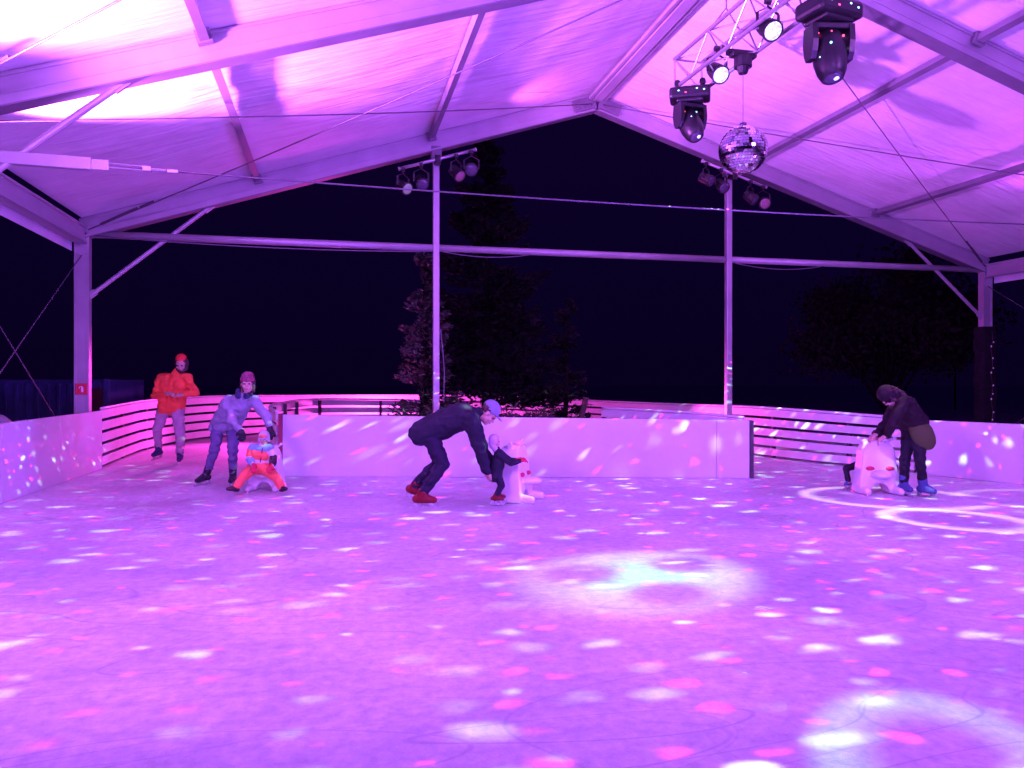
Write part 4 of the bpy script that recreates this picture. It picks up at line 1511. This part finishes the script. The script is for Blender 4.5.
DOWN = (.03, .10)


def disco(o, scale, radius, seed, cols, keep, stretch=1.5):
    """spread of small reflected beams around a vertical axis."""
    n, l, em, I = L_nodes(o)
    x, y, z = (dot(n, l, I, a) for a in ((1, 0, 0), (0, 1, 0), (0, 0, 1)))
    az = mth(n, l, 'MAXIMUM', mth(n, l, 'MULTIPLY', z, -1.0), .02)
    cx = n.new('ShaderNodeCombineXYZ')
    l.new(mth(n, l, 'DIVIDE', x, az), cx.inputs[0]); l.new(mth(n, l, 'MULTIPLY', mth(n, l, 'DIVIDE', y, az), stretch), cx.inputs[1])
    wob = n.new('ShaderNodeTexNoise'); wob.noise_dimensions = '2D'; wob.inputs['Scale'].default_value = scale * 1.6; wob.inputs['Detail'].default_value = 1
    l.new(cx.outputs[0], wob.inputs['Vector'])
    wv = n.new('ShaderNodeVectorMath'); wv.operation = 'MULTIPLY_ADD'
    l.new(wob.outputs['Color'], wv.inputs[0]); wv.inputs[1].default_value = (.35 / scale, .35 / scale, 0); l.new(cx.outputs[0], wv.inputs[2])
    vo = n.new('ShaderNodeTexVoronoi'); vo.voronoi_dimensions = '2D'; vo.inputs['Scale'].default_value = scale; vo.inputs['Randomness'].default_value = .95
    off = n.new('ShaderNodeVectorMath'); off.operation = 'ADD'; off.inputs[1].default_value = (seed, seed * .7, 0)
    l.new(wv.outputs[0], off.inputs[0]); l.new(off.outputs[0], vo.inputs['Vector'])
    sp = n.new('ShaderNodeSeparateColor'); l.new(vo.outputs['Color'], sp.inputs[0])
    rr = mth(n, l, 'MULTIPLY_ADD', sp.outputs[1], radius * .9, radius * .55)
    q = mth(n, l, 'DIVIDE', vo.outputs['Distance'], rr)
    mask = mth(n, l, 'SUBTRACT', 1.0, sstep(n, l, q, .02, 1.0))
    gain = mth(n, l, 'MULTIPLY_ADD', mth(n, l, 'POWER', sp.outputs[2], 2.0), 1.3, .22)
    gain = mth(n, l, 'DIVIDE', gain, mth(n, l, 'POWER', mth(n, l, 'MAXIMUM', az, .30), 2.3))
    mask = mth(n, l, 'MULTIPLY', mask, gain)
    mask = mth(n, l, 'MULTIPLY', mask, sstep(n, l, mth(n, l, 'MULTIPLY', z, -1.0), *DOWN))
    mask = mth(n, l, 'MULTIPLY', mask, sstep(n, l, az, .30, .39))
    cr = n.new('ShaderNodeValToRGB'); cr.color_ramp.interpolation = 'CONSTANT'
    e = cr.color_ramp.elements
    e[0].position = 0; e[0].color = (0, 0, 0, 1)
    e[1].position = 1 - keep; e[1].color = (*cols[0], 1)
    k = e.new(1 - keep * .5); k.color = (*cols[1], 1)
    l.new(sp.outputs[0], cr.inputs[0])
    l.new(cr.outputs[0], em.inputs['Color']); l.new(mask, em.inputs['Strength'])


def gobo(o, target, pattern, angle):
    n, l, em, I = L_nodes(o)
    d = (V(target) - o.location).normalized()
    ax, ay, az = axes(d)
    z = mth(n, l, 'ABSOLUTE', dot(n, l, I, az))
    t_ = math.tan(math.radians(angle / 2))
    u = mth(n, l, 'DIVIDE', mth(n, l, 'DIVIDE', dot(n, l, I, ax), z), t_)
    v = mth(n, l, 'DIVIDE', mth(n, l, 'DIVIDE', dot(n, l, I, ay), z), t_)
    r = mth(n, l, 'SQRT', mth(n, l, 'ADD', mth(n, l, 'MULTIPLY', u, u), mth(n, l, 'MULTIPLY', v, v)))
    disc = mth(n, l, 'SUBTRACT', 1.0, sstep(n, l, r, pattern.get('o0', .80), pattern.get('o1', .96)))
    if pattern['kind'] == 'ring':
        out = mth(n, l, 'MULTIPLY', disc, sstep(n, l, r, pattern['i0'], pattern['i1']))
    else:      # disc with three dark holes
        out = disc
        for k in range(3):
            a = pattern['a'] + k * 2 * math.pi / 3
            du = mth(n, l, 'SUBTRACT', u, .46 * math.cos(a)); dv = mth(n, l, 'SUBTRACT', v, .46 * math.sin(a))
            rr = mth(n, l, 'SQRT', mth(n, l, 'ADD', mth(n, l, 'MULTIPLY', du, du), mth(n, l, 'MULTIPLY', dv, dv)))
            out = mth(n, l, 'MULTIPLY', out, mth(n, l, 'MULTIPLY_ADD', sstep(n, l, rr, .14, .40), .90, .10))
        core = mth(n, l, 'SUBTRACT', 1.0, sstep(n, l, r, .1, .6))
        out = mth(n, l, 'MULTIPLY', out, mth(n, l, 'MULTIPLY_ADD', core, .9, .9))
    l.new(out, em.inputs['Strength'])
    mc = n.new('ShaderNodeMix'); mc.data_type = 'RGBA'
    mc.inputs['A'].default_value = (*pattern['col'], 1); mc.inputs['B'].default_value = (*pattern.get('core', pattern['col']), 1)
    l.new(mth(n, l, 'SUBTRACT', 1.0, sstep(n, l, r, .25, .75)), mc.inputs['Factor'])
    l.new(mc.outputs['Result'], em.inputs['Color'])


# reflected dots: beams leave the lower side of the ball
src = BALL + V((0, 0, -.30))
WHT, PNK = ((.62, 1, .95), (.8, .95, 1)), ((1, .02, .20), (1, .03, .32))
disco(lamp('POINT', 'disco_beams', src, 820, (1, 1, 1), .0), 7.8, .270, 3.1, WHT, .68)
disco(lamp('POINT', 'disco_beams', src, 1700, (1, 1, 1), .0), 8.8, .180, 8.6, PNK, .64)
disco(lamp('SPOT', 'disco_beams', src, 420, (1, 1, 1), .0, (6.0, 3.6, 0), 84, .6), 11.5, .25, 5.3, ((.7, 1, 1), (1, .03, .3)), .75)
lens1 = mh1 + V((.02, -.1, -.80)); lens2 = mh2 + V((0, -.05, -.82))


def ring(px, py, dia, src, power, pat):
    fwd = EYE * F / (py - 384)
    tg = ground(px, fwd)
    ang = 2 * math.degrees(math.atan(dia / 2 / (tg - src).length)) 
    o = lamp('SPOT', 'gobo_beam', src, power, (1, 1, 1), .0, tg, ang * 1.05, .02)
    gobo(o, tg, pat, ang)


ring(645, 576, 1.75, lens2, 1200, dict(kind='holes', a=.5, col=(.65, 1.0, .8), core=(.05, 1, .85), o0=.55, o1=1.0))
ring(952, 519, 1.30, lens1, 1700, dict(kind='ring', i0=.55, i1=.84, o0=.84, o1=1.0, col=(1, .75, .85)))
ring(885, 497, 1.95, lens1, 950, dict(kind='ring', i0=.68, i1=.86, o0=.86, o1=1.0, col=(1, .8, .9)))
ring(1060, 500, 1.95, lens1, 700, dict(kind='ring', i0=.68, i1=.86, o0=.86, o1=1.0, col=(1, .8, .9)))
ring(945, 760, 1.0, lens2, 850, dict(kind='ring', i0=.30, i1=.72, o0=.72, o1=1.0, col=(.35, 1, .85)))

# violet wash over the rink, from unseen lamps added as fill
lamp('SPOT', 'wash_fill', (1.0, -1.5, 5.2), 3000, PUR, .5, (2.5, 5.0, 0), 130, .8)
lamp('SPOT', 'wash_fill', (6.5, 1.5, 5.0), 1250, PUR, .5, (4.0, 8.5, 0), 120, .8)
lamp('SPOT', 'wash_fill', (-2.5, 2.0, 3.6), 1550, PUR, .4, (1.5, 9.5, .4), 110, .8)
lamp('SPOT', 'wash_fill', (4.4, -7.0, 5.2), 1300, PUR, .5, (4.4, -7.0, 0), 150, .8)  # added behind the camera so the ball mirrors a lit rink
# violet uplights on the fabric
UP = (.29, .060, 1.0)
lamp('SPOT', 'uplight', (1.0, 1.0, 1.2), 1000, UP, .2, (2.5, 9.0, 5.2), 120, .7)
lamp('SPOT', 'uplight', (5.5, 2.5, 1.0), 700, UP, .10, (7.0, 9.5, 5.2), 110, .7)
lamp('SPOT', 'uplight', (4.4, -5.0, 1.0), 900, UP, .3, (4.4, -5.0, 5.0), 150, .8)  # unseen, added to light the rear roof that the ball reflects
HOT = (.62, .13, 1.0)
lamp('SPOT', 'uplight', (7.0, 5.0, 1.0), 2300, (.27, .060, 1.0), .15, (-1.8, 10.2, 4.3), 75, .8)  # unseen fill added to brighten the left roof slope
lamp('SPOT', 'uplight', (0.5, 5.5, 1.0), 420, (.30, .060, 1.0), .15, (9.5, 10.6, 4.3), 70, .8)
lamp('SPOT', 'uplight', (-2.95, 6.2, 3.0), 5200, HOT, .14, (-1.95, 6.40, 4.15), 84, 1.0)
lamp('SPOT', 'uplight', (-3.45, 8.15, 3.25), 16000, HOT, .10, (-1.6, 8.38, 4.26), 60, 1.0)
lamp('SPOT', 'uplight', (11.75, 8.4, 3.25), 1100, (.62, .08, 1.0), .06, (9.9, 9.1, 4.5), 60, .7)
lamp('SPOT', 'uplight', (gposts[0] + .9, D - .8, 4.85), 170, (.75, .12, 1.0), .06, (XA, D - 1.3, ZA), 100, .7)
lamp('SPOT', 'uplight', (gposts[1] - .5, D - 1.0, 4.75), 60, (.75, .12, 1.0), .06, (XA + .6, D - .6, ZA - .5), 100, .7)
# magenta floods standing in the channel behind the boards
lamp('SPOT', 'channel_flood', ground(280, 19.2, 2.1), 2300, MAG, .3, ground(172, 14.4, 0), 46, .8)
lamp('POINT', 'channel_flood', ground(385, 20.7, 0.55), 480, MAG, .12)
lamp('SPOT', 'channel_flood', ground(352, 13.6, .5), 150, MAG, .1, ground(418, 14.6, 2.6), 60, .7)  # unseen spot added on the island to tint the left fir pink
lamp('SPOT', 'channel_flood', ground(610, 16.2, .7), 500, MAG, .12, ground(800, 12.9, .3), 80, .7)

# ------------------------------------------------------------------ night sky
w = bpy.data.worlds.new('World'); SC.world = w
w.use_nodes = True
n, l = w.node_tree.nodes, w.node_tree.links
bg = n['Background']
sky = n.new('ShaderNodeTexSky'); sky.sky_type = 'NISHITA'; sky.sun_disc = False
sky.sun_elevation = math.radians(-8); sky.sun_rotation = math.radians(200)
tc = n.new('ShaderNodeTexCoord'); sx = n.new('ShaderNodeSeparateXYZ'); l.new(tc.outputs['Generated'], sx.inputs[0])
cr = n.new('ShaderNodeValToRGB')
cr.color_ramp.elements[0].position = 0.0; cr.color_ramp.elements[0].color = (.0022, .0004, .0125, 1)
cr.color_ramp.elements[1].position = .45; cr.color_ramp.elements[1].color = (.0040, .0006, .0225, 1)
l.new(sx.outputs['Z'], cr.inputs[0])
ad = n.new('ShaderNodeMix'); ad.data_type = 'RGBA'; ad.blend_type = 'ADD'; ad.inputs['Factor'].default_value = .02
l.new(cr.outputs[0], ad.inputs['A']); l.new(sky.outputs[0], ad.inputs['B'])
l.new(ad.outputs['Result'], bg.inputs['Color'])
bg.inputs['Strength'].default_value = 1.0

# ------------------------------------------------------------------ camera
cam = bpy.data.cameras.new('camera'); cam.sensor_width = 36; cam.lens = 36 * F / 1024
cam.clip_start = .05; cam.clip_end = 2000
co = bpy.data.objects.new('camera', cam); C.objects.link(co)
co.location = (0, 0, EYE); co.rotation_euler = (math.radians(90), 0, -YAW)
SC.camera = co
SC.view_settings.view_transform = 'Standard'; SC.view_settings.look = 'None'; SC.view_settings.exposure = 0
SC.render.engine = 'CYCLES'
SC.cycles.use_denoising = True
SC.cycles.max_bounces = 4
SC.cycles.use_adaptive_sampling = True
SC.cycles.adaptive_threshold = .03
SC.cycles.adaptive_min_samples = 16
SC.cycles.sample_clamp_indirect = 6

bpy.data.scenes.remove(TMP)
